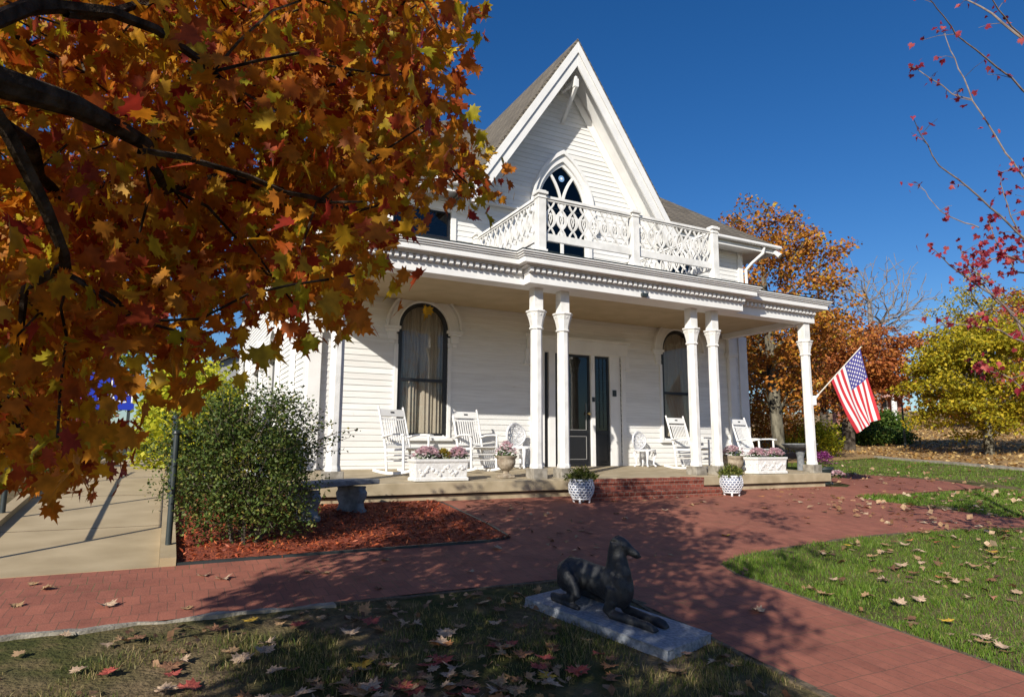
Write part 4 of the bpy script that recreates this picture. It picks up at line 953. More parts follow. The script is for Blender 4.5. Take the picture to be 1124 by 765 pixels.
# ================================================================ bronze greyhound on its slab
ang=math.atan2(-1.2,.32); bx,by_=2.98,4.10; bz=G(bx,by_)
SLOPE=math.atan(.092)
def tilted(o,lift):
    nz=Vector((0,-math.sin(SLOPE),math.cos(SLOPE))); xx=Vector((math.cos(ang),math.sin(ang),0)); xx=(xx-nz*xx.dot(nz)).normalized(); yy=nz.cross(xx)
    o.rotation_euler=Matrix(((xx.x,yy.x,nz.x),(xx.y,yy.y,nz.y),(xx.z,yy.z,nz.z))).to_euler(); o.location=Vector((bx,by_,bz))+nz*lift
t=thing('granite_slab',(bx,by_,bz-.02),'low rough blue-grey granite slab under the bronze hound','statue base',rz=ang); tilted(t,0)
bmx=bmesh.new(); bmesh.ops.create_cube(bmx,size=1)
for v in bmx.verts: v.co=Vector((v.co.x*1.30,v.co.y*.53,v.co.z*.20))
bmesh.ops.subdivide_edges(bmx,edges=bmx.edges[:],cuts=14,use_grid_fill=True)
for v in bmx.verts:
    e=abs(v.co.z)<.0999 or abs(v.co.x)>.64 or abs(v.co.y)>.26
    k=noise.noise(v.co*9)*.012+noise.noise(v.co*25)*.006
    if v.co.z<.0999 : v.co+=Vector((math.copysign(1,v.co.x)*k if abs(v.co.x)>.64 else 0,math.copysign(1,v.co.y)*k if abs(v.co.y)>.26 else 0,0))
    else: v.co.z+=k*.12
me=bpy.data.meshes.new('slab'); bmx.to_mesh(me); bmx.free(); me.materials.append(M['granite']); o=link('slab',me,t); o.location=(0,0,-.035)
SLZ=bz+.14
# the hound is modelled in its own frame: +x nose-ward, z up, then turned with the slab
dog=thing('hound_statue',(bx,by_,SLZ-.003),'dark bronze greyhound statue lying with raised head on the granite slab','statue',rz=ang); tilted(dog,.063); dog.scale=(.96,.96,.98); dog.location-=Vector((math.cos(ang),math.sin(ang),0))*.045
m=MB()
def loft(pts,n=14):
    m.tube([p[:3] for p in pts],[(p[3],p[4]) if len(p)>4 else p[3] for p in pts],n=n)
# tube frame: first radius across (y), second vertical
loft([(-.50,.0,.17,.03,.03),(-.47,0,.19,.085,.09),(-.40,0,.205,.115,.125),(-.30,0,.215,.115,.125),(-.18,0,.225,.095,.105),(-.05,0,.215,.098,.115),(.05,0,.22,.118,.155),(.11,0,.235,.118,.17),(.165,0,.25,.085,.125),(.195,0,.26,.04,.06)],18)
loft([(.07,0,.24,.10,.13),(.08,0,.32,.088,.112),(.068,0,.40,.070,.086),(.058,0,.47,.059,.068),(.06,.0,.53,.053,.056)],14)
hd_=Vector((.86,.40,-.38)).normalized(); h0=Vector((.035,.0,.545)); 
hs=[(0,.030,.030),(.02,.048,.052),(.06,.053,.058),(.095,.047,.052),(.125,.034,.040),(.16,.028,.032),(.195,.024,.027),(.212,.015,.018)]
loft([tuple(h0+hd_*d+Vector((0,0,-.02*d/.21)))+(a,b) for d,a,b in hs],14)
# ears folded back
for s in (-1,1):
    sd=Vector((-hd_.y,hd_.x,0)).normalized()*s; e0=h0+hd_*.03+sd*.04+Vector((0,0,.03)); loft([tuple(e0)+(.014,.018),tuple(e0+Vector((-.035,0,-.008))+sd*.008)+(.016,.010),tuple(e0+Vector((-.065,0,-.035))+sd*.004)+(.007,.006)],8)
# forelegs stretched ahead
for s in (-1,1):
    loft([(.10,s*.075,.22,.05,.07),(.10,s*.09,.12,.045,.055),(.07,s*.095,.055,.04,.045),(.10,s*.09,.035,.034,.034),(.23,s*.078,.036,.032,.034),(.35,s*.072,.034,.029,.030),(.40,s*.070,.034,.038,.032),(.455,s*.068,.026,.036,.025),(.48,s*.067,.020,.020,.016)],12)
    for k in (-1,0,1): loft([(.42,s*.067+k*.02,.028,.013,.018),(.475,s*.066+k*.022,.021,.013,.014),(.49,s*.066+k*.022,.014,.007,.008)],8)
# hind legs folded: thigh up to the knee, shank back, long foot forward
    loft([(-.40,s*.085,.20,.06,.11),(-.32,s*.125,.185,.055,.095),(-.23,s*.145,.15,.042,.06),(-.19,s*.150,.105,.034,.04),(-.24,s*.150,.075,.03,.034),(-.36,s*.150,.050,.024,.028),(-.46,s*.148,.042,.024,.026),(-.44,s*.152,.026,.024,.022),(-.32,s*.155,.022,.024,.020),(-.20,s*.158,.022,.028,.022),(-.155,s*.158,.018,.022,.016)],12)
loft([(-.48,0,.15,.024),(-.545,.05,.08,.018),(-.53,.13,.025,.014),(-.42,.20,.016,.011),(-.30,.225,.014,.008),(-.26,.225,.014,.004)],8)
body=m.build('body',M['bronze'],dog,local=True)
rmf=body.modifiers.new('merge','REMESH'); rmf.mode='VOXEL'; rmf.voxel_size=.0075; rmf.use_smooth_shade=True
smo=body.modifiers.new('soften','SMOOTH'); smo.iterations=4; smo.factor=.5
m=MB()
for s in (-1,1):
    sd=Vector((-hd_.y,hd_.x,0)).normalized()*s; q=h0+hd_*.088+sd*.075+Vector((0,0,.014)); m.lathe(q,[(.001,-.009),(.007,-.006),(.010,0),(.007,.006),(.001,.009)],n=10)
m.build('eye',M['bronze'],dog,local=True,smooth=True)
q=h0+hd_*.211+Vector((0,0,-.018)); m=MB(); m.lathe(q,[(.002,-.012),(.011,-.008),(.014,0),(.011,.008),(.002,.012)],n=10); m.build('nose',M['bronze'],dog,local=True,smooth=True)
# ================================================================ flag on the end column
FA=Vector((12.29,9.47,1.02)); tip=Vector((13.52,9.12,2.22)); A_=FA+(tip-FA)*.95; B_=FA+(tip-FA)*.34
fl_=thing('flag',tuple(FA),'stars and stripes flag hanging from a slanted pole on the end porch column','flag')
m=MB(); m.tube([FA,tip],.013,n=8); m.build('pole',M['pole'],fl_,smooth=True)
m=MB(); m.lathe(tip,[(.004,-.02),(.022,-.01),(.026,.008),(.016,.024),(.003,.03)],n=12); m.build('finial',M['gold'],fl_,smooth=True)
m=MB(); m.tube([FA+Vector((-.01,.02,-.05)),FA+(tip-FA)*.09],.022,n=8); m.box(12.28,12.305,9.42,9.52,.90,1.10); m.build('bracket',M['white'],fl_)
dA=Vector((.33,-.10,-1.55)); dB=Vector((.66,-.06,-1.12)); nu,nv=39,60
def FS(u,v):   # u along hoist from tip (A) to B, v along the fly
    h=A_+(B_-A_)*u; d=dA*(1-u)+dB*u
    sag=.06*math.sin(v*math.pi*.9); rip=.035*math.sin(u*7+v*3.0)*v+.02*math.sin(u*14-v*5)*v
    p=h+d*v*(1.0-.02*math.sin(u*3)); return p+Vector((-.10*math.sin(math.pi*v)*(.4+u*.6)*.5,-.02-rip*1.2,-.02*math.sin(v*3)))-Vector((0,0,0))
V=[tuple(FS(i/nu,j/nv)) for i in range(nu+1) for j in range(nv+1)]
Fq_=[];mi=[]
for i in range(nu):
    for j in range(nv):
        Fq_.append((i*(nv+1)+j,(i+1)*(nv+1)+j,(i+1)*(nv+1)+j+1,i*(nv+1)+j+1)); st=i//3
        mi.append(2 if st<7 and j<nv*.40 else (0 if st%2==0 else 1))
cl_=np_mesh('cloth',V,Fq_,[M['flag_red'],M['flag_white'],M['flag_blue']],fl_,mi=mi,smooth=True)
m=MB()
for r_i in range(9):
    for c_ in range(6 if r_i%2==0 else 5):
        u=(r_i+1)/10*7/13; v=(c_*2+1+(r_i%2))/12*.40
        for sd_ in (-1,1):
            pts=[]
            for k in range(10):
                a=math.pi*2*k/10-math.pi/2; rr=.034 if k%2==0 else .014
                p=FS(min(1,max(0,u+rr*math.cos(a)/1.15)),max(0,v+rr*math.sin(a)/1.6)); p2=FS(u+.01,v); p3=FS(u,v+.01); nn=(p2-FS(u,v)).cross(p3-FS(u,v)).normalized(); pts.append(tuple(p+nn*.004*sd_))
            m.add(pts,[tuple(range(10))])
m.build('star',M['flag_white'],cl_,fix=False)
# ================================================================ trees and shrubs
def crook(pts,rr,amp,step=.12):
    P=[];Rr=[]; off=rng.uniform(0,50,3)
    for i in range(len(pts)-1):
        a,b=Vector(pts[i]),Vector(pts[i+1]); p0=Vector(pts[max(i-1,0)]); p3=Vector(pts[min(i+2,len(pts)-1)]); L=(b-a).length; n=max(1,int(L/step))
        for k in range(n):
            t=k/n; q=.5*((2*a)+(b-p0)*t+(2*p0-5*a+4*b-p3)*t*t+(3*a-p0-3*b+p3)*t**3)
            w_=min(1,(i+t)*2) ; q=q+noise.noise_vector(q*3.1+Vector(off))*amp*w_+noise.noise_vector(q*11+Vector(off))*amp*.25*w_
            P.append(tuple(q)); r=rr[i]+(rr[i+1]-rr[i])*t; Rr.append(r*(1+.12*noise.noise(q*16)))
    P.append(tuple(Vector(pts[-1])+noise.noise_vector(Vector(pts[-1])*3.1+Vector(off))*amp)); Rr.append(rr[-1]); return P,Rr
def branch_mesh(chains,nmin=4):
    m=MB()
    for pts,rr in chains:
        r=max(rr); n=12 if r>.08 else 8 if r>.03 else 5 if r>.012 else nmin
        m.tube(pts,list(rr),n=n,cap=False)
    return m
def around(C,n,r,flat=.8):
    d=rng.normal(size=(len(C)*n,3)); d/=np.linalg.norm(d,axis=1)[:,None]; d*=(rng.uniform(0,1,len(d))**.45*r)[:,None]; d[:,2]*=flat
    return np.repeat(np.asarray(C,float),n,0)+d
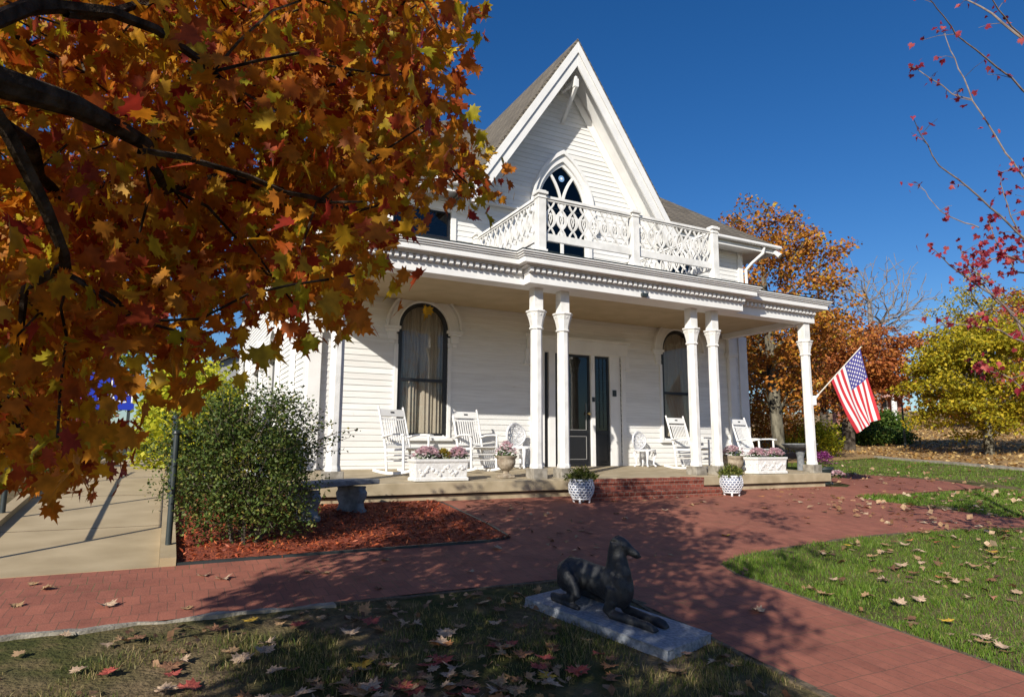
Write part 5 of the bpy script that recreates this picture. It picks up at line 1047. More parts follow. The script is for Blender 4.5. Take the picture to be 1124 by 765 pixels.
# ---- the maple the photograph is taken under
CROWN=np.array([(-0.63,5.07,2.15),(-0.24,3.15,1.43),(0.13,3.89,1.15),(0.31,2.19,1.59),(0.39,4.76,1.59),(0.61,3.49,1.07),(-0.38,2.95,1.94),(0.64,2.97,1.78),(-0.8,4.26,1),(1.3,3.33,1.63),(-0.79,3.67,1.24),(-0.41,3.01,0.14),(0.05,3.39,1.73),(0.86,4.29,2.16),(0.77,4.15,2.73),(-0.4,3.47,0.01),(0.4,3.29,1.37),(0.17,3.24,0.85),(0.75,2.85,2.24),(0.68,3.48,1.35),(0.73,3.41,1.55),(0.94,2.92,2.03),(1.08,3.34,2.75),(-0.46,3.53,1.78),(-0.04,2.46,1.31),(-0.36,3.81,-0.07),(-0.54,3.17,0.61),(0.37,2.27,1.36),(1.03,4.19,2.91),(-0.84,3.44,1.48),(-0.35,2.71,0.6),(0.49,3.87,2.35),(-0.29,2.3,0.5),(-0.64,3.75,0.66),(-0.6,3.94,0.32),(-0.42,3.35,0.74),(0.52,3.77,2.55),(0.63,3.51,2.03),(-0.14,4.14,2.43),(1,2.87,1.33),(0.25,2.85,1.57),(-0.13,2.68,0.85),(-0.47,2.6,0.21),(-0.53,2.78,1.5),(0.86,3.77,2.66),(-0.16,3.73,2.4),(0.72,2.64,1.66),(0.68,4,2.41),(-0.04,2.48,0.88),(-0.61,4.12,0.35),(-0.55,3.79,0.45),(0.54,4.2,1.51),(0.86,3.07,2.31),(-0.85,3.64,1.41),(0.56,2.25,0.84),(-0.33,3.17,1.13),(-0.81,4.01,2.46),(-0.34,2.73,0.41),(0.3,3.59,1.76),(0.56,3.23,0.93),(-0.49,4.06,1.09),(0.35,2.71,1.9),(-0.38,4.54,2.46),(1.24,3.88,2.13),(0.09,4.26,1.55),(1.25,3.54,1.79),(-0.58,4.9,1.16),(-0.45,2.39,0.25),(0.99,3.95,1.23),(-0.84,4.44,0.97),(0.42,2.4,0.66),(0.35,2.66,1.48),(0.03,3.52,0.87),(0.86,3.21,1.42),(1.38,3.99,1.83),(0.36,2.69,1.03),(-0.3,3.67,1.62),(-0.05,3.67,0.84),(-0.52,2.97,0.04),(0.18,3.35,1.86),(0.28,3.02,1.7),(-0.54,2.81,0.38),(0.68,3.77,1.62),(0.74,4.53,2.64),(0.61,3.05,0.67),(0.73,2.68,1.28),(0.07,2.75,0.84),(0.09,2.28,0.43),(-0.63,3.39,1.72),(-0.39,2.63,0.76),(0.07,2.98,1.73),(1.05,3.42,2.2),(0.01,4.65,1.67),(0.69,3.66,2.7),(-0.39,4.66,3.06),(0.23,4.04,2.91),(0.95,4.25,1.69),(0.62,2.23,1.09),(-0.11,4.38,3.08),(-0.58,4.74,2.61),(0.57,2.73,1.61),(0.22,3.6,2.54),(0.9,2.53,1.92),(0.75,4.41,1.58),(1.01,3.84,1.71),(0.8,3.19,1.71),(-0.27,2.6,1.39),(0.14,4.25,2.28),(0.14,2.52,1.68),(-0.77,3.92,0.77),(1.14,3.03,2.58),(-0.71,3.16,1.05),(0.65,3.58,1.71),(0.36,3.7,2.1),(0.19,3.87,2.26),(1.05,3.2,2.24),(-0.07,4.39,1.13),(0.42,4.25,2.77),(-0.48,3.96,0.1),(-0.74,3.26,1.23),(-0.61,4.18,1.17),(0.66,2.43,0.95),(1.15,3.95,3.21),(-0.7,4.61,1.39),(0.16,2.58,1.52),(-0.63,3.72,1.08),(0.29,2.27,1.14),(0.61,2.38,1.34),(-0.46,3.16,0.37),(-1.1,5.51,2.11),(0.46,3.73,1.29),(0.1,3.51,1.37),(-0.41,3.37,1.49),(0.8,2.83,1.28),(0.49,3.07,2.28),(0.35,2.16,0.52),(0.97,4.35,3.13),(-0.44,3.09,1.41),(0.29,3.1,0.7),(-0.12,2.42,1.02),(-0.64,2.96,0.66),(-0.37,2.73,1.08),(0.46,2.88,1.97),(-0.66,2.72,1.24),(-0.4,2.48,0.43),(-0.31,4.56,2.8),(0.8,3.74,1.07),(-0.88,4.38,1.91),(-0.84,4.26,0.1),(-0.14,2.49,0.7),(0.38,3.42,2.41),(0.35,4.85,1.74),(0.56,2.14,0.57),(1.14,3.5,2.88),(-1.01,4.75,1.47),(0.35,3.58,1.46),(-0.14,2.47,0.41),(1.18,3.69,2.01),(-0.65,3.4,0.18),(-0.43,3.45,0.89),(-0.63,3.28,2.07),(-0.8,4.3,2.13),(0.04,2.93,1.03),(0.6,3.11,1.59),(1.03,4.26,2.15),(-0.01,4.88,1.41),(0.46,2.39,1.67),(-0.56,3.82,2.25),(0.33,2.46,1.16),(-0.74,4.58,1.09),(0.23,3.67,2.33),(1,4.45,1.82),(-0.69,3.3,0.74),(-0.13,4.06,1.8),(0.31,3.06,2.29),(0.75,4.08,2.06),(-0.84,4.15,0.82),(-0.14,3.2,0.69),(-0.36,3.69,2.23),(0.09,3.93,1.53),(0.99,4.16,1.48),(-0.47,3.23,0),(0.05,3.6,0.67),(-0.43,3.49,2.33),(-0.22,4.34,2.65),(-0.34,4.92,2.86),(-1.01,4.14,2.28),(-0.77,4.15,0.49),(0.77,3.14,1.13),(-0.07,3.22,0.95),(-0.46,3.71,2.03),(-0.1,2.3,0.38),(0.57,2.8,0.73),(-0.08,3.73,1.61),(-0.09,2.9,0.6),(0.15,3.05,1.91),(0.39,2.98,1.1),(-0.33,3.4,0.54),(0.14,4.42,2.29),(0.73,4.15,2.5),(0.24,3.12,1.38),(0.19,3.22,2.1),(0.08,3.71,1.54),(-0.19,5.05,1.81),(-0.7,4.39,2.51),(0.4,4.07,1.4),(0.14,2.52,1.32),(-0.36,4.48,1.33),(0.43,3.1,1.38),(0.57,2.61,0.96),(-0.73,3.22,1.55),(0.01,3.34,1.46),(0.7,2.15,1.76),(0.11,3.58,1.77),(-0.68,3.68,1.89),(0.75,2.15,1.21),(-0.29,4.49,1.89),(-0.25,3.47,2.21),(-0.21,4.19,1.6),(0.24,4.34,2.42),(-0.48,2.67,0.91),(0.1,3.7,2.11),(-0.08,3.03,0.52),(0.81,3.83,2.13),(-0.4,3.52,1.61),(0.05,2.31,1.26),(-1.06,4.27,1.91),(-0.36,2.68,0.09),(0.94,4.18,2.68),(-0.49,4.09,2.43),(0.31,4.42,1.42),(0.17,3.68,1.11),(0.1,2.76,1.04),(0.72,2.45,1.74),(0.24,2.87,1.33),(1.49,3.25,1.48),(-0.65,2.9,0.84),(-0.61,3.89,2.51),(-0.63,3.68,-0.03),(0.71,4.47,2),(0.53,4.59,2.18),(0.59,4.07,1.09),(1.17,3.64,2.61),(-0.18,4.22,1.1),(-0.71,3.7,0.16),(-0.22,2.97,2.03),(-0.95,5,1.22),(-0.01,3,0.71),(-0.36,4.98,1.45),(-0.26,4.41,1.07),(0.97,3.44,1.78),(0.22,4.2,2.53),(-0.83,5.35,2.41),(-0.21,3.35,0.76),(0.76,2.57,1.15),(0.75,2.06,1.49),(0.7,3.55,2.26),(-0.14,2.69,1.7),(-0.17,3.08,0.85),(-0.63,4.89,1.69),(-0.67,3.61,0.36),(-0,4.01,2.46),(-0.29,2.46,0.32),(-0.25,2.83,0.9),(0.32,3.46,0.83),(-0.82,4.3,-0.06),(0.67,3.69,1.88),(1.15,2.96,2.21),(-0.8,3.9,0.11),(-0.8,4.78,1.19),(0.37,2.76,0.69),(-0.81,3.17,1.74),(0.04,3.5,2.2),(1.07,4.11,1.98),(1.09,4.37,2.99),(-0.96,4.45,2.51),(0.33,3.26,0.99),(-0.43,3.36,1.97),(0.25,3.66,1.97),(0.69,3.02,1.04),(0.51,3.86,2.16),(0.93,4.43,2.34),(-0.13,4.68,2.52),(0.51,2.22,1.62),(-0.46,2.74,0.27),(-0.04,4.35,2.58),(0.39,4.75,2.78),(0.34,3.95,1.88),(-0.66,3.04,0.34),(-0.28,2.35,0.02),(-0.03,3.7,1.18),(-0.49,4.54,2.99),(-0.38,3.84,0.79),(-0.02,4.72,2.29),(-0.44,4.92,2.37),(1.71,3.89,1.92),(-0.06,4,1.33),(0.52,3.11,2.01),(0.57,4.65,1.25),(1.16,3.91,2.75),(1.26,3.92,2.41),(1.07,3.27,1.49),(-0.48,3.55,0.34),(-0.64,3.33,-0.06),(0.64,4.27,1.73),(-0.75,4.16,0.02),(0.47,3.12,1.2),(-0.24,3.57,0.65),(-0.5,4.96,1.84),(-0.42,4.28,1.13),(0.41,2.41,0.5),(-0.44,3.69,0.08),(0.31,3.8,1.29),(-0.91,4.6,1.97),(-0.06,3.53,1.24),(-0.41,2.62,1.51),(-0.04,2.98,1.47),(-0.95,3.68,1.67),(0.1,3.86,1.31),(0.08,2.92,2.03),(-0.18,2.46,1.51),(-0.55,3.39,1.14),(-0.59,4.16,0.01),(0.8,2.42,1.41),(0.42,3.46,2.23),(-0.67,2.95,1.6),(0.28,3.35,1.71),(-0.87,4.55,1.28),(0.02,3.1,1.32),(-0.37,3.02,0.98),(-0.66,4.54,2.1),(-0.54,4.37,2.17),(0.69,2.81,1.76),(0.66,2.29,1.88),(-0.73,4.06,0.92),(0.21,2.76,1.81),(-0.44,3.91,2.16),(0.11,4.44,1.75),(-0.28,3.06,0.57),(1.03,2.64,2.13),(0.28,3.26,2.28),(-0.84,3.68,0.89),(-0.12,4.9,1.94),(0.28,4.02,2.73),(-0.44,4.18,1.71),(-0.35,3.84,2.58),(0.79,4.65,1.72),(1.53,3.46,1.58),(-0.54,2.77,0.54),(-0.07,5.1,1.98),(0.29,3.55,1.25),(-0.43,2.84,0.9),(0.16,4.52,1.37),(-1.13,4.55,1.89),(0.93,3.94,1.53),(-1,4.56,1.67),(-0.28,3.19,-0.06),(-0.05,2.5,1.73),(0.43,2.39,0.89),(0.42,2.58,0.56),(0.78,2.94,1.45),(1.68,4.21,2.23),(-0.42,3.18,1.58),(-0.7,4.14,1.34),(-0.6,3.15,1.36),(0.57,2.69,1.44),(-0.5,3.78,0.31),(-0.97,3.76,1.94),(-0.6,4.37,1.15),(1.19,4.31,2.28),(0.06,2.8,1.23),(0.19,4.66,2.35),(0.03,2.12,0.27),(0.05,5.03,1.52),(-0.27,3.41,1.85),(0.74,2.22,1.4),(-0.07,2.74,0.53),(1.16,3.73,2.22),(-0.12,3.3,0.57),(0.53,4.44,1.9),(0.22,2.55,0.75),(-1.04,4.37,1.05),(1.45,3.85,2.56),(-0.37,4.61,1.15),(0.71,4.19,1.31),(0.02,2.71,0.37),(-0.17,5,1.51),(0.55,4.15,2.21),(-0.6,4.2,2.31),(0.93,2.67,1.46),(-3.17,2,1.33),(-2.09,1.11,0.5),(-3.13,0.63,1.75),(-2.46,1.1,0.66),(-1.85,2.4,0.91),(-0.93,0.85,1.22),(-2.27,1.31,1.48),(-2.92,0.72,1.24),(-2.19,1.88,1.33),(-4.32,0.91,3.57),(-3.07,1.37,2.08),(-0.99,0.58,3.5),(-1.02,-0.22,1.81),(-0.92,2.69,1.08),(-3.41,2.06,2.45),(-4.1,-0.82,3.52),(-4.27,0.86,3.27),(-0.5,0.23,0.74),(-1.59,0.57,1.42),(-2.92,-1.51,2.24),(-0.53,1.05,0.44),(-4.03,-0.28,4.12),(0.26,1.75,1.91),(-2.52,1.01,2.87),(-4.22,0.07,2.58),(-4.11,0.53,2.66),(-1.69,2.57,1.95),(-3.28,1.74,2.66),(-3.67,0.06,2.96),(-0.97,0.12,1.44),(-0.31,0.93,1.75),(-4.59,-2.88,3.78),(-2.51,2.65,2.05),(-1.8,-0.53,2.41),(-2.12,-1.41,3.8),(-2.42,1.94,1.49),(-4.56,0.01,2.84),(-0.9,1.38,0.18),(-2.69,2.11,2.09),(-0.26,2.46,4.06),(-3.62,0.5,2.95),(-3.56,0.3,1.77),(-0.96,-0.06,1.76),(-0.73,0.28,0.71),(-2.7,0.32,1.86),(-1.05,0.23,0.74),(-3.55,0.79,1.79),(-4.26,-3,3.13),(-3.06,0.48,1.09),(-0.6,0.72,0.34),(-3.61,1.01,1.78),(-3.6,-1.49,3.51),(-0.7,0.78,1.57),(-2.83,3.17,1.78),(-2.17,3.69,2.31),(0.58,4.89,1.1),(-2.53,-0.21,2.78),(-1.82,1.42,1.44),(-2.14,1.47,1.57),(-2.81,0.61,2.76),(-0.35,1.06,2.88),(-1.44,0.51,0.68),(-2.6,2.71,0.76),(-2.31,0.41,2.76),(-4.28,-0.7,3.37),(-4.14,-0.65,2.89),(-1.1,1.34,2.59),(-1.48,3.75,1.44),(-1.16,1.12,1.42),(-4.03,-1.47,2.24),(-1,1.19,0.36),(-3.1,1.29,1.6),(-1.47,3.06,1.78),(-1.02,2.66,1.58),(-2.08,-0.2,1.15),(-1.52,-0.15,1.13),(-2.91,2.3,1.11),(-4.45,-2.31,3.71),(-2.59,-0.45,1.51),(-2.83,2.68,2.38),(-0.9,1.26,0.77),(-2.44,0.75,1.06),(-1.84,0.83,1.46),(-3.15,-0.77,2.94),(-3.21,-0.87,3.48),(-3.94,-1.34,2.42),(-1.75,-0.47,1.22),(-4.17,-1.32,2.31),(-3.52,-0.17,2.28),(-2.34,0.59,1.4),(-1.91,0.02,1),(-3.64,1.1,2.22),(-2.38,0.57,3.72),(-1.57,4.15,0.97),(-2.46,1.4,1.26),(-1.88,3.58,0.64),(-1.32,1.64,0.23),(-2.3,-0.27,1.72),(-0.29,3.6,1.4),(-1.61,0.33,2.17),(-3.06,-0.63,3.89),(-4.46,0.69,2.31),(-0.71,1.51,0.35),(-0.61,1.39,0.36),(-1.81,1.23,1.81),(-4.14,-1.06,2.83),(-1.57,1.22,2.05),(-1.83,1.9,0.94),(-0.23,0.63,1.61),(-3.59,0.14,3.53),(-0.67,0.76,2.44),(-3.13,2.28,3.08),(-2.18,2.14,0.95),(-2.42,0.09,1.28),(0.07,2.82,0.57),(-3.29,0.33,1.76),(-0.48,1.47,0.28),(-3.87,0.46,2.5),(0.46,2.52,2.07),(-2.65,2.19,1.72),(1.44,2.07,3.63),(-3.22,2.4,1.24),(-4.3,-0.64,1.92),(0.41,0.94,1.25),(-1.46,1.4,1.39),(-4,0.67,2.9),(-0.69,0.2,3.38),(-1.26,3.12,0.84),(-1.26,-0.34,2.88),(-2.36,2.68,1.03),(-4.07,1.32,2.03),(-4.26,-1.96,2.76),(-1.93,-0.78,2.03),(-3.34,0.6,1.24),(-2.11,0.58,0.93),(-2.79,-0.21,1.67),(-2.4,-0.92,3.3),(-4.41,0.15,1.98),(-1.98,1.16,3.16),(0.81,1.62,2.5),(-2.93,1.99,1.72),(-0.06,5.65,0.79),(-3.85,-2.71,2.94),(-3.71,2.27,1.7),(1.51,2.11,2.92),(-1.21,-0.25,1.21),(-3.6,0.86,1.28),(-2.34,-0.22,2.2),(-2.07,1.67,1.2),(-3.59,1.75,1.88),(-2.05,2.3,0.56),(-0.75,-0.12,1.13),(-0.81,0.5,0.55),(-1.28,1.49,1.44),(-1.54,-0.89,2.3),(-1.23,4.66,1.54),(-3.82,-0.32,1.84),(-1.87,1.38,0.36),(-3.42,2.04,1.41),(-3.93,0.99,1.99),(-1.31,2.75,0.41),(-1.62,-0.7,1.31),(-2.45,-0.19,3.92),(-2.35,0.21,1.77),(-1.42,-0.61,1.74),(-0.82,3.73,0.7),(-1.63,2.59,4.27),(-3,-0.58,3.59),(-3.37,0.19,2.83),(-2.98,3.12,1.7),(-2.65,-0.66,1.6),(-3.93,0.76,1.67),(-2.44,-1.05,2.76),(-3.62,-1.94,3.84),(-2.89,-0.74,3.46),(-3.03,0.49,1.74),(-3.36,-1.09,2.99),(-3.97,-2.24,3.59),(-3.4,-0.16,1.63),(-0.78,1.38,2.75),(-1.43,-0.73,1.47),(-2.05,1.09,1.55),(-0.9,-0.42,0.98),(-3.18,-1.18,3.37),(-4.1,-1.36,3.11),(-1,0.39,1.2),(-1.72,3.98,1.25),(-3.5,0.49,1.75),(-4,-1.3,2.62),(-1.55,1.09,1.17),(-2.73,2.94,0.99),(-3.01,0.4,1.6),(-3.99,0.15,1.81),(-4.11,0.97,2.45),(-2.89,2.48,1.42),(-0.24,1.78,4.27),(-1.16,4.07,0.71),(-2.9,0.65,2.58),(-2.44,0.43,0.96),(-0.54,0.91,2.79),(-3.3,0.4,2.21),(-3.51,2.13,2.88),(-0.46,4,0.5),(-2.05,0.74,0.68),(0.29,0.6,3.51),(-2.64,1.35,1.43),(-2.29,1.66,0.75),(-4.21,-1.77,2.94),(-0.44,0.95,1.07),(-2.42,-0.38,2.9),(-2.43,0.85,0.78),(-0.08,2.97,1.65),(-1.51,0.02,1.46),(-2.56,2.53,1.4),(-0.99,-0.32,1.36),(-2.13,0.39,2.69),(-3.56,-0.68,1.85),(-0.89,0.25,1.58),(-4.52,-3.21,3.23),(-1.63,-0.47,2.67),(-3.78,0.71,1.56),(-2.74,0.98,1.08),(-0.7,-0.46,3.52),(1.05,1.3,1.99),(-3.36,-0.75,2.72),(-2.49,-0.59,2.29),(1.22,1.66,3.04),(1.3,1.44,3.33),(-2.22,0.76,1.26),(-2.74,2.56,1.79),(-2.72,-0.05,3),(-0.54,3.25,0.98),(-4.1,-0.41,1.87),(-4.26,-2.02,3.16),(-1.68,1.87,0.49),(-2.09,0.67,2.82),(-1.23,-0.42,1.17),(-2.86,3.18,2.56),(-3.65,2.14,3.69),(-1.2,3.45,0.59),(-1.87,-0.59,1.94),(-3.99,1.2,3.29),(-0.81,0.69,0.39),(-4.52,-1.11,2.54),(-3.76,-0.99,2.98),(-3.88,2.28,1.96),(-2.89,0.85,1.46),(-0.41,4.27,2.73),(-3.61,-0.42,2.32),(-3.18,-1.3,2.75),(-2.58,-1.58,2.15),(-4.47,1.51,2.36),(-4.51,-1.77,3.48),(0.27,3.86,2.45),(-3.97,-2.15,3.87),(-1.76,0.01,1.18),(-3.75,1.46,2.16),(-3.77,-1.84,2.39),(1.54,2.5,2.98),(-3.04,-1.91,3.42),(-3.8,-0.24,3.26),(-2.26,-1.49,2.58),(-2.95,1.33,0.87),(-1.26,2.5,0.71),(-0.13,2.2,0.89),(-0.81,5.1,1.37),(-2.73,-1.2,3.16),(-3.73,-1.93,3.16),(-3.88,-0.45,2.14),(-1.32,2.04,0.55),(-3.45,0.36,1.45),(-2.59,2.81,0.99),(-1.49,3.28,1.71),(-1.75,0.93,3.2),(-0.43,1.27,1.13),(-1.79,-0.77,2.75),(-1.45,1.33,0.34),(-3.32,-1.83,2.75),(-0.55,3.63,3.63),(-4.04,-1.87,3.55),(-0.73,1.25,0.97),(-0.89,-0.72,3.45),(-3.2,-1.7,3.03),(-1.56,0.29,1.03),(-4.27,-1.64,2.99),(-2.64,1.23,3.93),(-0.53,0.3,1.44),(-1.27,4.1,1.13),(-1.56,2.58,1.44),(-1.98,-1.02,1.96),(-4.35,-1.78,3.06),(-1.77,-0.44,1.39),(-0.21,0.85,2.19),(-3.42,-1.64,3.31),(-1.97,-0.54,3.16),(-1.68,3.63,1.6),(-3.29,0.55,2.24),(-1.11,1.66,2.56),(-1.11,3.48,1.71),(-1.48,2.73,0.55),(-2.59,3.02,1.18),(-1.79,0.42,1.05),(0.9,5.06,2.63),(-2.16,1.76,0.46),(-2.68,0.24,1.63),(0.85,1.49,3.48),(-3.45,0.77,1.54),(-1.49,1.26,1.26),(-3.63,-2.09,3.43),(0.79,4.53,3.16),(-2.68,0.17,1.3),(-1.12,2.75,2.34),(-2.23,3,1.61),(-3.97,-0.78,3.16),(-3.84,-1.41,2.31),(-3.51,-2.27,2.73),(-1.05,2.81,0.61),(-4.12,-1.95,3.22),(-2.82,-1.05,2.42),(-4.23,-1.25,2.98),(-1.16,0.47,3.38),(-3.43,0.87,1.4),(-4.56,-0.57,4.03),(-1.8,2.43,3.45),(-2.39,2.09,1.4),(-2.88,0.67,0.94),(-4.32,1.13,2.54),(-3.17,0.47,2.86),(-3.78,-0.69,3.39),(0.51,3.93,1.6),(-3.07,1.56,3.08),(-0.09,1.69,1.97),(-1.14,3.68,3.25),(-0.33,3.39,2.48),(-1.33,2.44,1.94),(-2.12,2.55,2.09),(-1.62,2.92,3.33),(-1.52,1.89,2.74),(-2.5,3.28,2.45),(-2.69,1.05,2.94),(-0.69,2.66,2.06),(-2.15,3.14,2.68),(-1.61,2.92,1.01),(-1.26,2.26,3.38),(-1.64,0.82,2.41),(-1.54,1.71,1.71),(-0.7,2.56,4.17),(-1.76,2.51,2.65),(-1.92,1.82,3.35),(-1.94,3.01,3.79)])
gz=G(-3.3,-.9)
mp=thing('maple_tree',(-3.3,-.9,gz),'big autumn maple with orange and russet leaves hanging over the front lawn','tree')
trunk=[(-3.3,-.9,gz-.1),(-3.28,-.88,gz+.5),(-3.22,-.82,.2),(-3.1,-.7,1.2),(-2.9,-.45,1.9)]
limbs=[(-2.2,.9,1.75),(-1.5,2.0,1.5),(-.81,2.95,1.35),(-.63,3.34,1.76),(-.46,3.53,2.15),(-.31,3.63,2.47),(-.43,3.35,1.8),(-.21,3.43,1.93),(-1.9,1.3,1.35),(-.95,2.4,1.0),(-.41,2.99,1.16),(-.2,3.09,1.27),(.02,3.17,1.41),(.37,3.31,1.54),(-2.4,-.2,2.8),(-1.7,.0,3.3),(-2.9,-1.4,2.9),(-2.3,-2.2,3.2)]
class _:pass
def grow2(root,limbs,tips,**k):
    ch,A,rad=grow(root,list(limbs)+[tuple(t) for t in tips],**k); return ch,A,rad
chains,A,rad=grow2(trunk,limbs,CROWN,r_tip=.0035,expo=2.25,wander=.10,maxr=.10)
branch_mesh([crook(p,list(r),.075) for p,r in chains]).build('trunk',M['bark_dark'],mp,smooth=True,fix=False)
Pl=around(CROWN,34,.245,.85); V,Fq_=maple_leaves(Pl,.078,droop=.8,curl=.5); np_mesh('crown',V,Fq_,M['leaf_maple'],mp)
# ---- young red maple to the right, its thin shoots reaching into view
RED=[[(7.75,2.76,2.88),(7.01,2.88,3.38),(6.48,2.94,3.59),(6.07,2.96,3.7),(5.74,2.93,3.82),(5.49,2.87,3.85)],[(7.59,3.01,1.91),(7.35,3.11,2.65),(7.27,3.2,2.93),(7.02,3.33,3.5),(6.95,3.4,3.86),(6.91,3.46,4.19),(6.95,3.5,4.39)],[(7.18,3.4,3.57),(7.08,3.55,3.69),(6.86,3.73,3.99),(6.85,3.83,4.09)],[(7.63,3.11,1.85),(7.09,3.22,2.22),(6.65,3.29,2.49),(6.3,3.34,2.64),(6.04,3.32,2.88),(5.85,3.28,3.0)],[(6.9,3.34,2.13),(6.86,3.52,2.25),(6.83,3.7,2.46),(6.85,3.83,2.73)],[(7.66,3.15,0.85),(7.24,3.21,1.16),(6.84,3.26,1.42),(6.5,3.3,1.57),(6.19,3.32,1.71),(5.98,3.3,1.82)],[(7.6,3.22,0.63),(7.35,3.35,1.31),(7.24,3.48,1.56),(7.17,3.59,1.84),(7.15,3.67,2.07)],[(7.46,2.78,3.72),(6.89,2.88,3.99),(6.57,2.86,4.15),(6.34,2.82,4.23)],[(7.18,2.8,3.75),(7.06,3.02,4.18),(6.95,3.25,4.54),(6.96,3.42,4.81)],[(7.7,3.04,1.43),(7.33,3.14,1.77),(7.1,3.22,1.85),(6.88,3.32,1.76),(6.72,3.39,1.66)],[(7.81,3.06,1.63),(7.37,3.21,2.07),(7.23,3.23,2.39),(7.15,3.22,2.7)],[(7.68,3.0,1.69),(7.36,3.28,1.72),(7.29,3.38,2.02),(7.3,3.44,2.32)],[(7.62,3.07,0.8),(7.16,3.19,1.0),(6.77,3.29,1.12),(6.43,3.38,1.14),(6.19,3.41,1.17)],[(7.65,3.11,0.45),(7.41,3.3,0.54),(7.24,3.43,0.72),(7.11,3.57,0.78)]]
rt=(8.6,2.75); gz=G(*rt)
rd=thing('red_maple_tree',(rt[0],rt[1],gz),'thin pale branches of a young maple with sparse crimson leaves at the right','tree')
m=MB(); m.tube([(rt[0],rt[1],gz-.1),(rt[0]-.02,rt[1],-.3),(rt[0]-.08,rt[1]+.03,.6),(rt[0]-.1,rt[1]+.05,1.6),(rt[0]-.05,rt[1]+.08,2.8),(rt[0]-.1,rt[1]+.1,4.2)],[.085,.07,.06,.05,.036,.012],n=10)
LP=[];ST=[]
for bi,b_ in enumerate(RED):
    b_=[Vector(p) for p in b_]; 
    if bi not in (2,4,6,8): b_=[Vector((rt[0]-.08,rt[1]+.05,b_[0].z-.55)),b_[0]+Vector((.1,0,-.08))]+b_
    N=len(b_); r0=.011 if bi not in (2,4) else .005
    # finer, slightly crooked path
    q=[]
    for a,c in zip(b_[:-1],b_[1:]):
        for k in range(3): q.append(a.lerp(c,k/3)+Vector(rng.normal(0,.006,3)))
    q.append(b_[-1]); n=len(q); m.tube(q,[r0*(1-i/(n-1))**.8+.0022 for i in range(n)],n=6,cap=False)
    dens=(.3,.4,.6,.4,.5,1.0,1.0,.4,.4,1.6,1.6,1.6,1.6,1.6)[bi]
    for i in range(n//4,n):
        if rng.random()<.55*min(1,.3+dens*.7):
            d=Vector(rng.normal(0,1,3)).normalized(); d.z=abs(d.z)*.3+.1; L=rng.uniform(.08,.30); e=q[i]+d*L
            m.tube([q[i],q[i].lerp(e,.5)+Vector((0,0,.015)),e],[.0035,.0028,.0018],n=4,cap=False)
            for k in range(1+int(rng.random()<dens)+(2 if dens>.9 else 0)+(3 if dens>1.5 else 0)): LP.append(q[i].lerp(e,rng.uniform(.5,1.05)))
        if rng.random()<dens*.5: LP.append(q[i])
    LP.append(q[-1])
for k in range(85):
    c_=Vector((7.72,2.98,1.72))+Vector((rng.normal(0,.16),rng.normal(0,.2),rng.normal(0,.42))); r_0=Vector((8.35,2.85,c_.z-.35)); mid=r_0.lerp(c_,.55)+Vector((0,0,.05)); m.tube([r_0,mid,c_],[.006,.004,.002],n=4,cap=False)
    for j in range(5): LP.append(r_0.lerp(c_,rng.uniform(.6,1.08))+Vector(rng.normal(0,.04,3)))
m.build('trunk',M['twig_pale'],rd,smooth=True,fix=False)
LP=np.array([list(p) for p in LP]); 
V,Fq_=maple_leaves(np.vstack([LP,LP+rng.normal(0,.06,LP.shape)])[:int(len(LP)*1.9)],.058,droop=.6,curl=.5,tilt=.6); np_mesh('crown',V,Fq_,M['leaf_red'],rd)
# ---- background trees
def crown_pts(n,c,rad,hollow=.35,lob=7):
    out=[];lobes=rng.normal(size=(lob,3)); lobes/=np.linalg.norm(lobes,axis=1)[:,None]
    while len(out)<n:
        d=rng.normal(size=3); d/=np.linalg.norm(d); f=rng.uniform(hollow,1)**.6
        k=.62+.38*max(0,(lobes@d).max())**3+.05*rng.normal()
        out.append(np.array(c)+d*np.array(rad)*f*k)
    return np.array(out)
def tree(name,label,X,Y,h,cz,rad,leafm,barkm,tr,ntip=160,per=90,ls=.16,cr=.55,cat='tree',group=None,lean=(0,0),bare=0,fork=.35,aspect=.7,expo=2.3,rtip=.012,flat=.6):
    gz=G(X,Y); t=thing(name,(X,Y,gz),label,cat,group)
    c=(X+lean[0],Y+lean[1],gz+cz); tips=crown_pts(ntip,c,rad)
    fz=h*fork; root=[(X,Y,gz-.2),(X+lean[0]*.05,Y,gz+.3),(X+lean[0]*.2,Y+lean[1]*.2,gz+fz*.5),(X+lean[0]*.45,Y+lean[1]*.4,gz+fz),(X+lean[0]*.7,Y+lean[1]*.7,gz+fz+.25*(h-fz)),(X+lean[0],Y+lean[1],gz+fz+.55*(h-fz))]
    ch,A,rd_=grow(root,tips,r_tip=rtip,expo=expo,wander=.07,maxr=tr,spread=.45)
    branch_mesh(ch,3).build('trunk',barkm,t,smooth=True,fix=False)
    if leafm is not None:
        keep=tips[rng.random(len(tips))>bare]; P=around(keep,per,cr,flat); V,Fq_=quad_leaves(P,ls,aspect,droop=.2); np_mesh('crown',V,Fq_,leafm,t)
    return t
tree('oak_tree','tall rust-leaved oak with a pale lichened trunk, just right of the house',18.0,15.3,10.0,5.6,(3.6,3.2,4.2),M['leaf_oak'],M['bark_pale'],.20,ntip=300,per=72,ls=.13,cr=.5,lean=(-.1,.2),bare=.2,fork=.33)
tree('oak_tree','broad russet oak beyond the flag, right of the pale-trunked oak',27.5,19.5,6.8,4.0,(4.0,3.6,2.6),M['leaf_rust'],M['bark'],.26,ntip=190,per=85,ls=.16,cr=.65)
tree('oak_tree','dense bronze-orange oak low behind the porch columns',22.0,22.0,7.6,4.4,(4.2,3.2,3.2),M['leaf_oak'],M['bark'],.28,ntip=170,per=85,ls=.17,cr=.7)
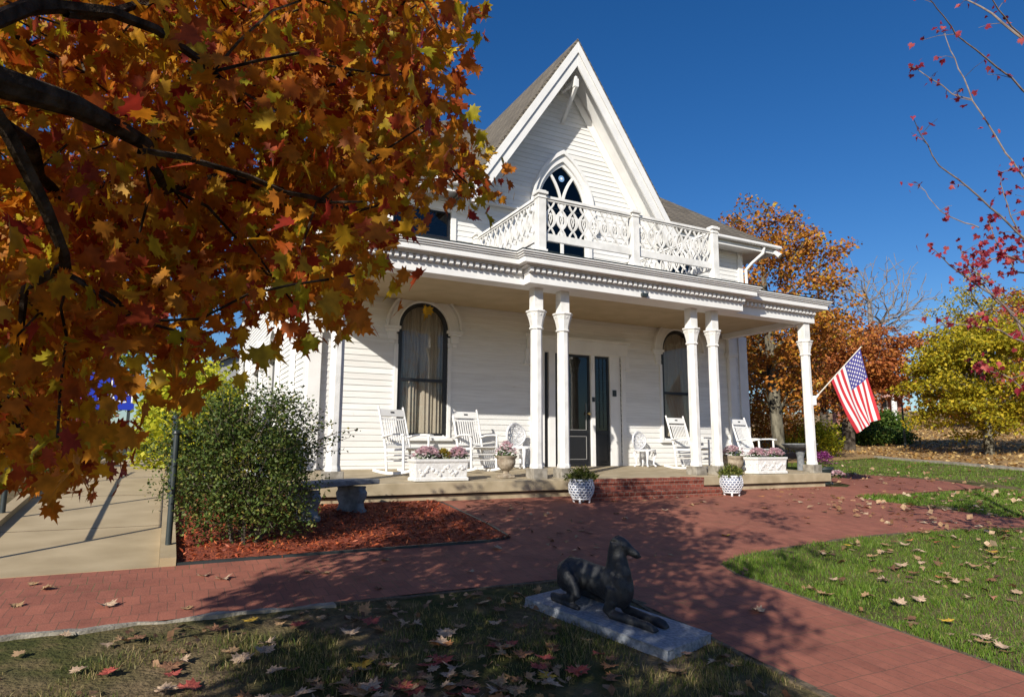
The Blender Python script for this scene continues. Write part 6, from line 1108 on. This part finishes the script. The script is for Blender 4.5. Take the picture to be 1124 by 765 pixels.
tree('bare_tree','bare grey tree of fine twigs standing far behind the russet oak',45.0,29.5,13,8.6,(5.2,5,4.4),None,M['twig_grey'],.26,ntip=900,rtip=.015,expo=2.7)
tree('maple_tree','rounded golden-green tree spreading low over the leafy slope',28.4,14.2,6.2,3.25,(3.9,3.7,3.0),M['leaf_yellow'],M['bark_pale'],.17,ntip=270,per=120,ls=.13,cr=.6,fork=.2,flat=.45)
tree('maple_tree','half-bare yellowing tree rising behind the golden-green tree',42.0,20.5,9.5,5.8,(4,4,4.0),M['leaf_yellow'],M['bark'],.22,ntip=260,per=30,ls=.15,cr=.5,bare=.45,rtip=.013)
tree('bare_tree','slim grey leafless tree behind the half-bare yellowing tree',58,30,10,6.0,(5,5,4.6),None,M['twig_grey'],.26,ntip=600,rtip=.018,expo=2.6)
tree('oak_tree','russet oak far behind the golden-green tree at the right edge',52,22,9.5,5.6,(4.5,4.5,3.8),M['leaf_rust'],M['bark'],.26,ntip=150,per=70,ls=.22,cr=.85)
tree('oak_tree','rust-brown oak far up the slope, left of the bare trees',36.5,27.5,6.0,3.6,(3.8,4,2.6),M['leaf_oak'],M['bark'],.25,ntip=150,per=75,ls=.2,cr=.8)
tree('maple_tree','orange-tipped thin tree top behind the main roof corner',21.5,24.5,10.2,7.6,(2.4,2.4,2.6),M['leaf_oak'],M['bark'],.22,ntip=150,per=26,ls=.15,cr=.45,bare=.3,fork=.5)
# trees on the left, far beyond the ramp
tree('maple_tree','yellow-green tree beyond the blue sign',-4.0,30,6.5,4.0,(3.2,3,2.8),M['leaf_lime'],M['bark'],.2,ntip=120,per=70,ls=.2,cr=.7)
tree('oak_tree','orange tree far left behind the ramp',-13,38,9,5.5,(4.5,4,4),M['leaf_rust'],M['bark'],.25,ntip=130,per=70,ls=.25,cr=.9)
def shrub(name,label,X,Y,c,rad,leafm,ntip=90,per=90,ls=.05,cr=.22,barkm=None,cat='shrub',group=None,aspect=.6,twigs=0,nst=7):
    gz=G(X,Y); t=thing(name,(X,Y,gz),label,cat,group)
    tips=crown_pts(ntip,(X+c[0],Y+c[1],gz+c[2]),rad,hollow=.25,lob=11); tips[:,2]=np.where(tips[:,2]<gz+.12,gz+rng.uniform(.1,.5,len(tips)),tips[:,2])
    ch=[]
    for k in range(nst):
        a=2*math.pi*k/nst; root=[(X+.12*math.cos(a),Y+.12*math.sin(a),gz-.06),(X+.2*math.cos(a),Y+.2*math.sin(a),gz+c[2]*.4)]
        sub=[tp for i,tp in enumerate(tips) if i%nst==k]; c_,_,_=grow(root,sub,r_tip=.0028,expo=2.4,wander=.1,maxr=.022); ch+=c_
    sub=[]
    for k in range(twigs):
        d=rng.normal(size=3); d/=np.linalg.norm(d); d[2]=abs(d[2])*.6; p0=np.array((X+c[0],Y+c[1],gz+c[2]))+d*np.array(rad)*.85; p1=p0+d*rng.uniform(.2,.45)+np.array([.05,0,.06]); ch.append(([p0,(p0+p1)/2+rng.normal(0,.02,3),p1],[.004,.003,.0015])); sub+= [p0+(p1-p0)*f for f in np.linspace(.15,1,9)]
    branch_mesh(ch,4).build('stems',barkm or M['bark'],t,fix=False)
    P=around(tips,per,cr,.9)
    if sub: P=np.vstack([P,np.repeat(np.array(sub),2,0)+rng.normal(0,.02,(2*len(sub),3))])
    P=P[P[:,2]>gz+.03]; V,Fq_=quad_leaves(P,ls,aspect); np_mesh('foliage',V,Fq_,leafm,t); return t
shrub('round_bush','large loose dark green bush between the ramp and the stone bench',0.78,7.30,(-.03,0,.82),(.84,.76,.90),M['leaf_bush'],ntip=340,per=62,ls=.038,cr=.21,twigs=70)
shrub('yellow_shrub','bright yellow-green shrub growing beside the house behind the round bush',.58,11.2,(0,0,.98),(.72,.75,.88),M['leaf_lime'],ntip=110,per=70,ls=.09,cr=.30,aspect=.75)
shrub('yellow_shrub','tall yellow-green shrub in front of the blue sign',.25,16.2,(0,0,1.6),(1.1,1.1,1.45),M['leaf_lime'],ntip=130,per=70,ls=.11,cr=.36,aspect=.75)
shrub('rose_bush','pink-flowered bush beyond the left end of the ramp railing',-2.3,17.5,(0,0,.9),(1.1,.8,.9),M['leaf_green'],ntip=60,per=60,ls=.08,cr=.3)
shrub('green_shrub','light green shrub at the foot of the slope beneath the flag',23.3,18.2,(0,0,.8),(1.5,1.2,.75),M['leaf_lime'],ntip=70,per=60,ls=.12,cr=.35)
shrub('rust_shrub','russet undergrowth behind the pale oak trunk',20.5,18.6,(0,0,1.6),(2.6,1.4,1.6),M['leaf_oak'],ntip=90,per=60,ls=.13,cr=.4)
shrub('green_shrub','dark green hedge clump in front of the far white-columned house',36,24.0,(0,0,.9),(3.0,1.5,.85),M['leaf_green'],ntip=90,per=60,ls=.17,cr=.5)
shrub('rust_shrub','russet brush far back under the golden-green tree',52,25,(0,0,1.6),(7,2,1.6),M['leaf_rust'],ntip=90,per=60,ls=.25,cr=.8)
shrub('green_shrub','green ivy clump on the slope right of the light green shrub',31.5,20.5,(0,0,.4),(2.6,1.2,.4),M['leaf_green'],ntip=70,per=60,ls=.14,cr=.35)
# distant wood closing the horizon
P=[]
for k in range(150):
    a=rng.uniform(R(-50),R(110)); d=rng.uniform(95,140); X,Y=d*math.sin(a),d*math.cos(a); P.append((X,Y,G(X,max(Y,-100))+rng.uniform(1,6)))
P=np.array(P); V,Fq_=quad_leaves(around(P,110,4.5,.8),1.0,.8); tag(np_mesh('distant_wood',V,Fq_,M['leaf_rust']),'russet distant wood along the horizon behind the slope','wood',kind='stuff')
# ---- far houses
def gabled(name,label,X,Y,wx,wy,h,pk,wm,rm_,rz=0,cols=0):
    gz=G(X,Y); t=thing(name,(X,Y,gz),label,'house',rz=rz)
    m=MB(); m.box(-wx/2,wx/2,-wy/2,wy/2,-.5,h); m.prism([(-wy/2,h),(wy/2,h),(0,h+pk*.97)],lambda y,z,d:(d,y,z),-wx/2,wx/2); m.build('wall',wm,t,local=True)
    m=MB()
    for s in (-1,1): m.prism([(s*(wy/2+.4),h-.2),(0,h+pk),(0,h+pk+.15),(s*(wy/2+.4),h-.05)],lambda y,z,d:(d,y,z),-wx/2-.3-.002*s,wx/2+.3+.002*s)
    m.build('roof',rm_,t,local=True)
    for i in range(int(wx//2.2)):
        x=-wx/2+1.2+i*2.2; m=MB(); m.box(x-.5,x+.5,-wy/2-.04,-wy/2+.05,.9,2.3); w_=m.build('window',M['white'],t,local=True); m=MB(); m.box(x-.4,x+.4,-wy/2-.05,-wy/2,1.0,2.2); m.build('pane',M['black'],w_,local=True)
    for i in range(cols):
        x=-wx/2+.8+i*(wx-1.6)/max(1,cols-1); m=MB(); m.lathe((x,-wy/2-1.2,0),[(.22,-.4),(.2,h-.3)],n=10); m.build('column',M['white'],t,local=True)
    if cols: m=MB(); m.box(-wx/2,wx/2,-wy/2-1.5,-wy/2-.05,h-.3,h-.05); m.build('porch_roof',surf('pink_tin_roof',(.42,.24,.20),rough=.7),t,local=True)
    return t
gabled('brick_house','distant brick house with white porch columns glimpsed past the flag',54.0,36.5,5,5,2.2,1.6,M['brickwall'],M['shingle'],R(-50),3)
gabled('grey_house','distant grey gabled house seen past the left side wall',4.9,44,6.0,9,4.6,2.2,M['grey_house'],M['shingle'],R(90))
# ---- blue sign beyond the ramp
sx_,sy_=-1.48,21.0; gz=G(sx_,sy_); sg=thing('blue_sign',(sx_,sy_,gz),'blue board sign with white lettering beyond the ramp, half hidden by leaves','sign')
m=MB(); m.box(sx_-.75,sx_+.62,sy_-.03,sy_+.03,gz+1.75,gz+2.75); bd=m.build('board',M['sign_blue'],sg,bevel=.01)
for x in (-.6,.5): 
    m=MB(); m.box(sx_+x-.04,sx_+x+.04,sy_+.032,sy_+.10,gz-.2,gz+2.65); m.build('post',M['iron'],sg)
text('US',.36,M['white'],'lettering',bd,(sx_+.22,sy_-.034,gz+2.42),(1,0,0),(0,0,1)); text('RACT',.36,M['white'],'lettering',bd,(sx_+.20,sy_-.034,gz+2.06),(1,0,0),(0,0,1))
# ---- bird bath and flower pot beyond the porch end
X,Y=13.9,11.2; gz=G(X,Y); t=thing('bird_bath',(X,Y,gz),'dark stone bird bath standing behind the right end of the porch','bird bath')
m=MB(); m.lathe((X,Y,gz),[(.24,0),(.24,.07),(.14,.12),(.09,.25),(.08,.55),(.12,.68),(.14,.72)],n=18); m.build('pedestal',M['bench'],t,smooth=True)
m=MB(); m.lathe((X,Y,gz),[(.13,.721),(.34,.79),(.42,.86),(.42,.885),(.38,.885),(.3,.83),(.02,.80)],n=24); m.build('bowl',M['bench'],t,smooth=True)
X,Y=13.0,9.9; gz=G(X,Y); t=thing('flower_pot',(X,Y,gz),'dark pot standing at the right end of the porch platform','plant pot')
m=MB(); m.lathe((X,Y,gz),[(.14,0),(.2,.30),(.22,.32),(.22,.38),(.19,.38),(.18,.33)],n=18); m.build('pot',M['iron'],t,smooth=True)
clump('flower_clump','magenta flowers in the dark pot at the right end of the porch','flowers',(X,Y,gz+.34),.26,.24,.34,M['petal_purple'],M['leaf_green'],npet=110,nleaf=260,ps=.045)
clump('flower_clump','low white flowers spilling beside the end column plinth','flowers',(12.72,9.35,G(12.7,9.3)+.18),.14,.1,.14,M['petal_pink'],M['leaf_herb'],npet=70,nleaf=90)
clump('rose_flowers','pink blossoms over the bush beyond the ramp railing','flowers',(-2.3,17.3,G(-2.3,17.3)+.8),1.15,.9,1.0,M['petal_rose'],M['leaf_green'],npet=90,nleaf=120,ps=.10,ls=.1)
# ---- posts and a lamp standard up the slope
X,Y=30.2,18.6; gz=G(X,Y); t=thing('iron_post',(X,Y,gz),'thin black iron post on the leafy slope right of the flag','post'); m=MB(); m.tube([(X,Y,gz-.1),(X,Y,gz+1.9)],[.05,.035],n=8); m.lathe((X,Y,gz+1.9),[(.03,0),(.06,.03),(.04,.09),(.005,.12)],n=10); m.build('shaft',M['iron'],t)
# ================================================================ grass, mulch chips, leaves on the ground
def lawn_top(x): return np.interp(x,[p[0] for p in LAWN_TOP],[p[1] for p in LAWN_TOP])
def blades(name,P,h,wd,mat,label):
    n=len(P); a=rng.uniform(0,2*math.pi,n); cl=np.array([noise.noise(Vector((x*2.2,y*2.2,1.7))) for x,y in P]); hh=h*rng.uniform(.5,1.35,n)*(1+.7*cl); ln=rng.uniform(.1,.9,n)*hh; b=rng.uniform(0,2*math.pi,n)
    z=zg(P[:,0],P[:,1])+.0
    base=np.stack([P[:,0],P[:,1],z-.006],1); sd=np.stack([np.cos(a),np.sin(a),0*a],1)*(wd/2*rng.uniform(.6,1.3,n))[:,None]
    tipv=base+np.stack([np.cos(b)*ln,np.sin(b)*ln,hh],1); mid=base+np.stack([np.cos(b)*ln*.35,np.sin(b)*ln*.35,hh*.62],1)
    V=np.stack([base-sd,base+sd,mid+sd*.7,tipv,mid-sd*.7],1).reshape(-1,3); q=np.arange(n)[:,None]*5
    F3=np.concatenate([q+[0,1,2],q+[0,2,4],q+[4,2,3]],0)
    return tag(np_mesh(name,V,F3,mat),label,'grass',kind='stuff')
def field(n,x0,x1,y0,y1): return np.stack([rng.uniform(x0,x1,n),rng.uniform(y0,y1,n)],1)
def nmask(P,s,t,soft=.12):
    v=np.array([noise.noise(Vector((x*s,y*s,3.1)))+.5*noise.noise(Vector((x*s*3,y*s*3,7.7))) for x,y in P]); return rng.random(len(P))<np.clip((v-t)/soft,0,1)
sx_a,cy_a=math.sin(ang),math.cos(ang)
def offslab(P):
    d=P-np.array([bx,by_]); u=d[:,0]*math.cos(ang)+d[:,1]*math.sin(ang); v=-d[:,0]*math.sin(ang)+d[:,1]*math.cos(ang); return (abs(u)>.66)|(abs(v)>.275)
P=field(75000,-2.6,3.40,2.0,5.08); bald=np.exp(-((P[:,0]-2.3)**2/.9+(P[:,1]-4.9)**2/.25))+np.exp(-((P[:,1]-5.05)/.35)**2)*.95*(P[:,0]<1.2)+.8*np.exp(-((P[:,0]+.8)**2/.5+(P[:,1]-4.6)**2/.2))
P=P[offslab(P)&nmask(P,1.1,-.18,.3)&(rng.random(len(P))>bald*.9)]; blades('grass',P,.042,.005,M['grass_dry'],'short mown grass of the shaded front lawn with dry patches')
P=field(150000,4.92,12.5,.6,5.6); P=P[(P[:,1]<lawn_top(P[:,0])+.02*rng.normal(size=len(P)))&(P[:,1]>P[:,0]*.18-.2)&nmask(P,.8,-.9)&(rng.random(len(P))<np.clip(5.5/P[:,0],.45,1))]
blades('grass',P,.045,.0055,M['grass'],'sunlit green lawn right of the brick path')
P=np.vstack([field(30000,11.4,20,5.75,8.1),field(24000,12.5,24,2.0,4.95),field(26000,16.9,25,8.0,17)]); isl_y=np.interp(P[:,0],[11.3,11.5,11.75,11.95,12.3,14,30],[7.75,7.25,6.6,6.0,5.72,5.66,5.8])
ok=((P[:,1]>isl_y+.03)&(P[:,1]<8.05)&(P[:,0]>11.3))|(P[:,1]<4.9)|((P[:,0]>17.25)&(6.5*P[:,0]-2*P[:,1]<129)&(P[:,1]>7.9))
blades('grass',P[ok&nmask(P,.8,-.6)],.05,.011,M['grass'],'green lawn strips between the paths and the street kerb')
P=field(2500,12.5,13.4,8.2,9.2); P=P[(P[:,0]-12.45>(9.2-P[:,1])*0.2)&(P[:,0]<13.0+(9.2-P[:,1])*.3)]; 
P=field(5200,.16,3.5,6.62,9.2); P=P[P[:,0]<3.52]
V,Fq_=quad_leaves(np.stack([P[:,0],P[:,1],zg(P[:,0],P[:,1])+.034],1),.055,.28,tilt=3); tag(np_mesh('mulch_chips',V,Fq_,M['chip']),'red shredded wood mulch in the bed by the bench','mulch',kind='stuff')
# leaf litter: single leaves near, a carpet of small ones far off
KINDS=['tan','brown','red','yellow','orange','pale']; LM={}
for kd in KINDS:
    LM[kd]=[]
    for r_i in range(2):
        k=len(MAPLE); L=np.array(MAPLE)*.5; c1,c2=rng.uniform(.0,1.0),rng.uniform(-.6,.9); pts=np.vstack([L,[[0,.15]],L*.5+np.array([0,.07])])
        # rings: outline, half outline, centre
        a=pts[:,0];b=pts[:,1]-.24; z=c1*a*a*1.5+c2*b*b*1.2+.25*a*b*rng.uniform(-2,2)+rng.normal(0,.012,len(a))
        V=np.stack([a,b,z-z.min()+.01],1); F3=[]
        for i in range(k):
            j=(i+1)%k; F3+= [(i,j,k+1+j),(i,k+1+j,k+1+i),(k+1+i,k+1+j,k)]
        V=[tuple(p) for p in V]; s0=len(V); V+=[(-.006,-.24,V[0][2]),(.006,-.24,V[0][2]),(.03,-.50,V[0][2]+.03),(.022,-.50,V[0][2]+.03)]; F3+=[(s0,s0+1,s0+2),(s0,s0+2,s0+3)]
        me=bpy.data.meshes.new('fallen_leaf'); me.from_pydata(V,[],F3); me.materials.append(M['fallen_'+kd]); me.update(); LM[kd].append(me)
TXT=dict(tan='curled tan maple leaf',brown='shrivelled brown maple leaf',red='dark red maple leaf',yellow='bright yellow maple leaf',orange='orange-brown maple leaf',pale='pale buff maple leaf')
def leaf(x,y,kd,zone,size,lift=0):
    if not offslab(np.array([[x,y]]))[0]: return
    o=bpy.data.objects.new('fallen_leaf',LM[kd][int(rng.integers(2))]); COL.objects.link(o); o.scale=(size,)*3
    o.location=(x,y,G(x,y)+lift); sl=math.atan(.092) if y<9 else 0
    o.rotation_euler=Matrix.Rotation(sl+rng.normal(0,.10),4,'X').to_euler(); o.rotation_euler.z=rng.uniform(0,6.28)
    tag(o,TXT[kd]+' lying on the '+zone,'leaf','fallen leaves on the '+zone)
def pick(w): return KINDS[int(rng.choice(len(KINDS),p=np.array(w)/sum(w)))]
Z1='front lawn before the statue'; n=0
for k in range(125):
    u=rng.normal(0,1,2); x=1.35+.62*u[0]; y=3.72+.34*u[1]
    if x<3.3 and 2.2<y<4.95: leaf(x,y,pick([5,5,3,.7,1.5,3]),Z1,rng.uniform(.14,.26),.016)
for k in range(70):
    x=rng.uniform(-1.6,3.3); y=rng.uniform(2.6,5.05); leaf(x,y,pick([5,3,2,1,1,4]),Z1,rng.uniform(.13,.24),.02)
Z2='right-hand lawn'
for k in range(118):
    x=rng.uniform(5.0,11.5) if k%3 else rng.uniform(6.5,9.5); y=rng.uniform(2.2,5.45)
    if y<lawn_top(x)-.1 and y>x*.24: leaf(x,y,pick([6,3,1,.3,2.5,5]),Z2,rng.uniform(.15,.27),.034)
Z3='brick paving'
for k in range(46):
    if k%2: x,y=rng.uniform(4.5,11.2),rng.uniform(5.7,8.9)
    elif k%4: x,y=rng.uniform(-1.5,3.4),rng.uniform(5.25,6.5)
    else: x,y=rng.uniform(9.2,12),rng.uniform(7.9,9.0)
    leaf(x,y,pick([5,3,1,.2,2,4]),Z3,rng.uniform(.13,.22),.014)
for x,y in ((3.2,4.85),(.5,6.0),(-.3,5.6),(3.1,6.3),(4.2,3.9)): leaf(x,y,'pale',Z3 if y>5.2 or x>3.5 else Z1,.24,.014)
for x in np.linspace(5.9,8.7,12): leaf(x+rng.normal(0,.08),8.62+rng.normal(0,.05),pick([4,5,1,0,2,2]),'bricks at the foot of the steps',.16,.014)
for x in rng.uniform(9.2,12.2,14): leaf(x,9.08+rng.normal(0,.08),pick([4,3,1,0,3,3]),'bricks at the foot of the porch platform',.18,.014)
P=field(1500,-2.4,3.3,2.2,5.0); P=P[nmask(P,1.3,.05)]; V,Fq_=quad_leaves(np.stack([P[:,0],P[:,1],zg(P[:,0],P[:,1])+.022],1),.055,.7,tilt=3); tag(np_mesh('leaf_bits',V,Fq_,leafmat('brown_leaf_bits',[(0,(.10,.05,.03)),(.6,(.26,.15,.08)),(1,(.40,.27,.16))],trans=.1)),'small broken brown leaf bits among the grass of the front lawn','leaves',kind='stuff')
def carpet(n,x0,x1,y0,y1,ok,size,label,mat):
    P=field(n,x0,x1,y0,y1); P=P[ok(P)]; P3=np.stack([P[:,0],P[:,1],zg(P[:,0],P[:,1])+.028],1); V,F3=maple_leaves(P3,size,droop=0,curl=.6,tilt=7); tag(np_mesh('leaf_litter',V,F3,mat),label,'leaves',kind='stuff')
LIT=leafmat('fallen_leaf_scatter',[(0,(.12,.055,.035)),(.35,(.26,.14,.07)),(.7,(.38,.25,.14)),(.9,(.46,.33,.22)),(1,(.42,.12,.07))],trans=.05)
carpet(420,-2.2,3.3,2.2,4.95,lambda P:offslab(P)&nmask(P,.9,-.05,.25),.085,'smaller dry maple leaves strewn thickly over the shaded front lawn',LIT)
carpet(420,5.0,12,2.0,5.4,lambda P:(P[:,1]<lawn_top(P[:,0])-.1)&(P[:,1]>P[:,0]*.2)&nmask(P,.8,-.1,.3),.085,'smaller dry leaves strewn over the right-hand lawn',LIT)
carpet(60,3.6,4.85,5.4,9.0,lambda P:P[:,0]>0,.07,'small dry leaves blown across the brick paving',LIT)
# small far leaves
P=np.vstack([field(700,9,16,3,8),field(600,12.5,24,5.8,16)]); V,Fq_=quad_leaves(np.stack([P[:,0],P[:,1],zg(P[:,0],P[:,1])+.03],1),.10,.8,tilt=4); tag(np_mesh('leaf_litter',V,Fq_,leafmat('dry_leaf_scatter',[(0,(.22,.10,.05)),(.6,(.42,.27,.15)),(1,(.55,.42,.28))],trans=.1)),'scattered dry leaves on the far lawn and path','leaves',kind='stuff')
P=field(26000,22,60,9,36); P=P[6.5*P[:,0]-2*P[:,1]>131]; V,Fq_=quad_leaves(np.stack([P[:,0],P[:,1],zg(P[:,0],P[:,1])+.05],1),.14,.8,tilt=3); tag(np_mesh('leaf_litter',V,Fq_,leafmat('slope_leaf_carpet',[(0,(.26,.13,.04)),(.6,(.46,.30,.11)),(1,(.58,.43,.20))],trans=.1)),'golden-brown leaf carpet on the slope under the trees','leaves',kind='stuff')
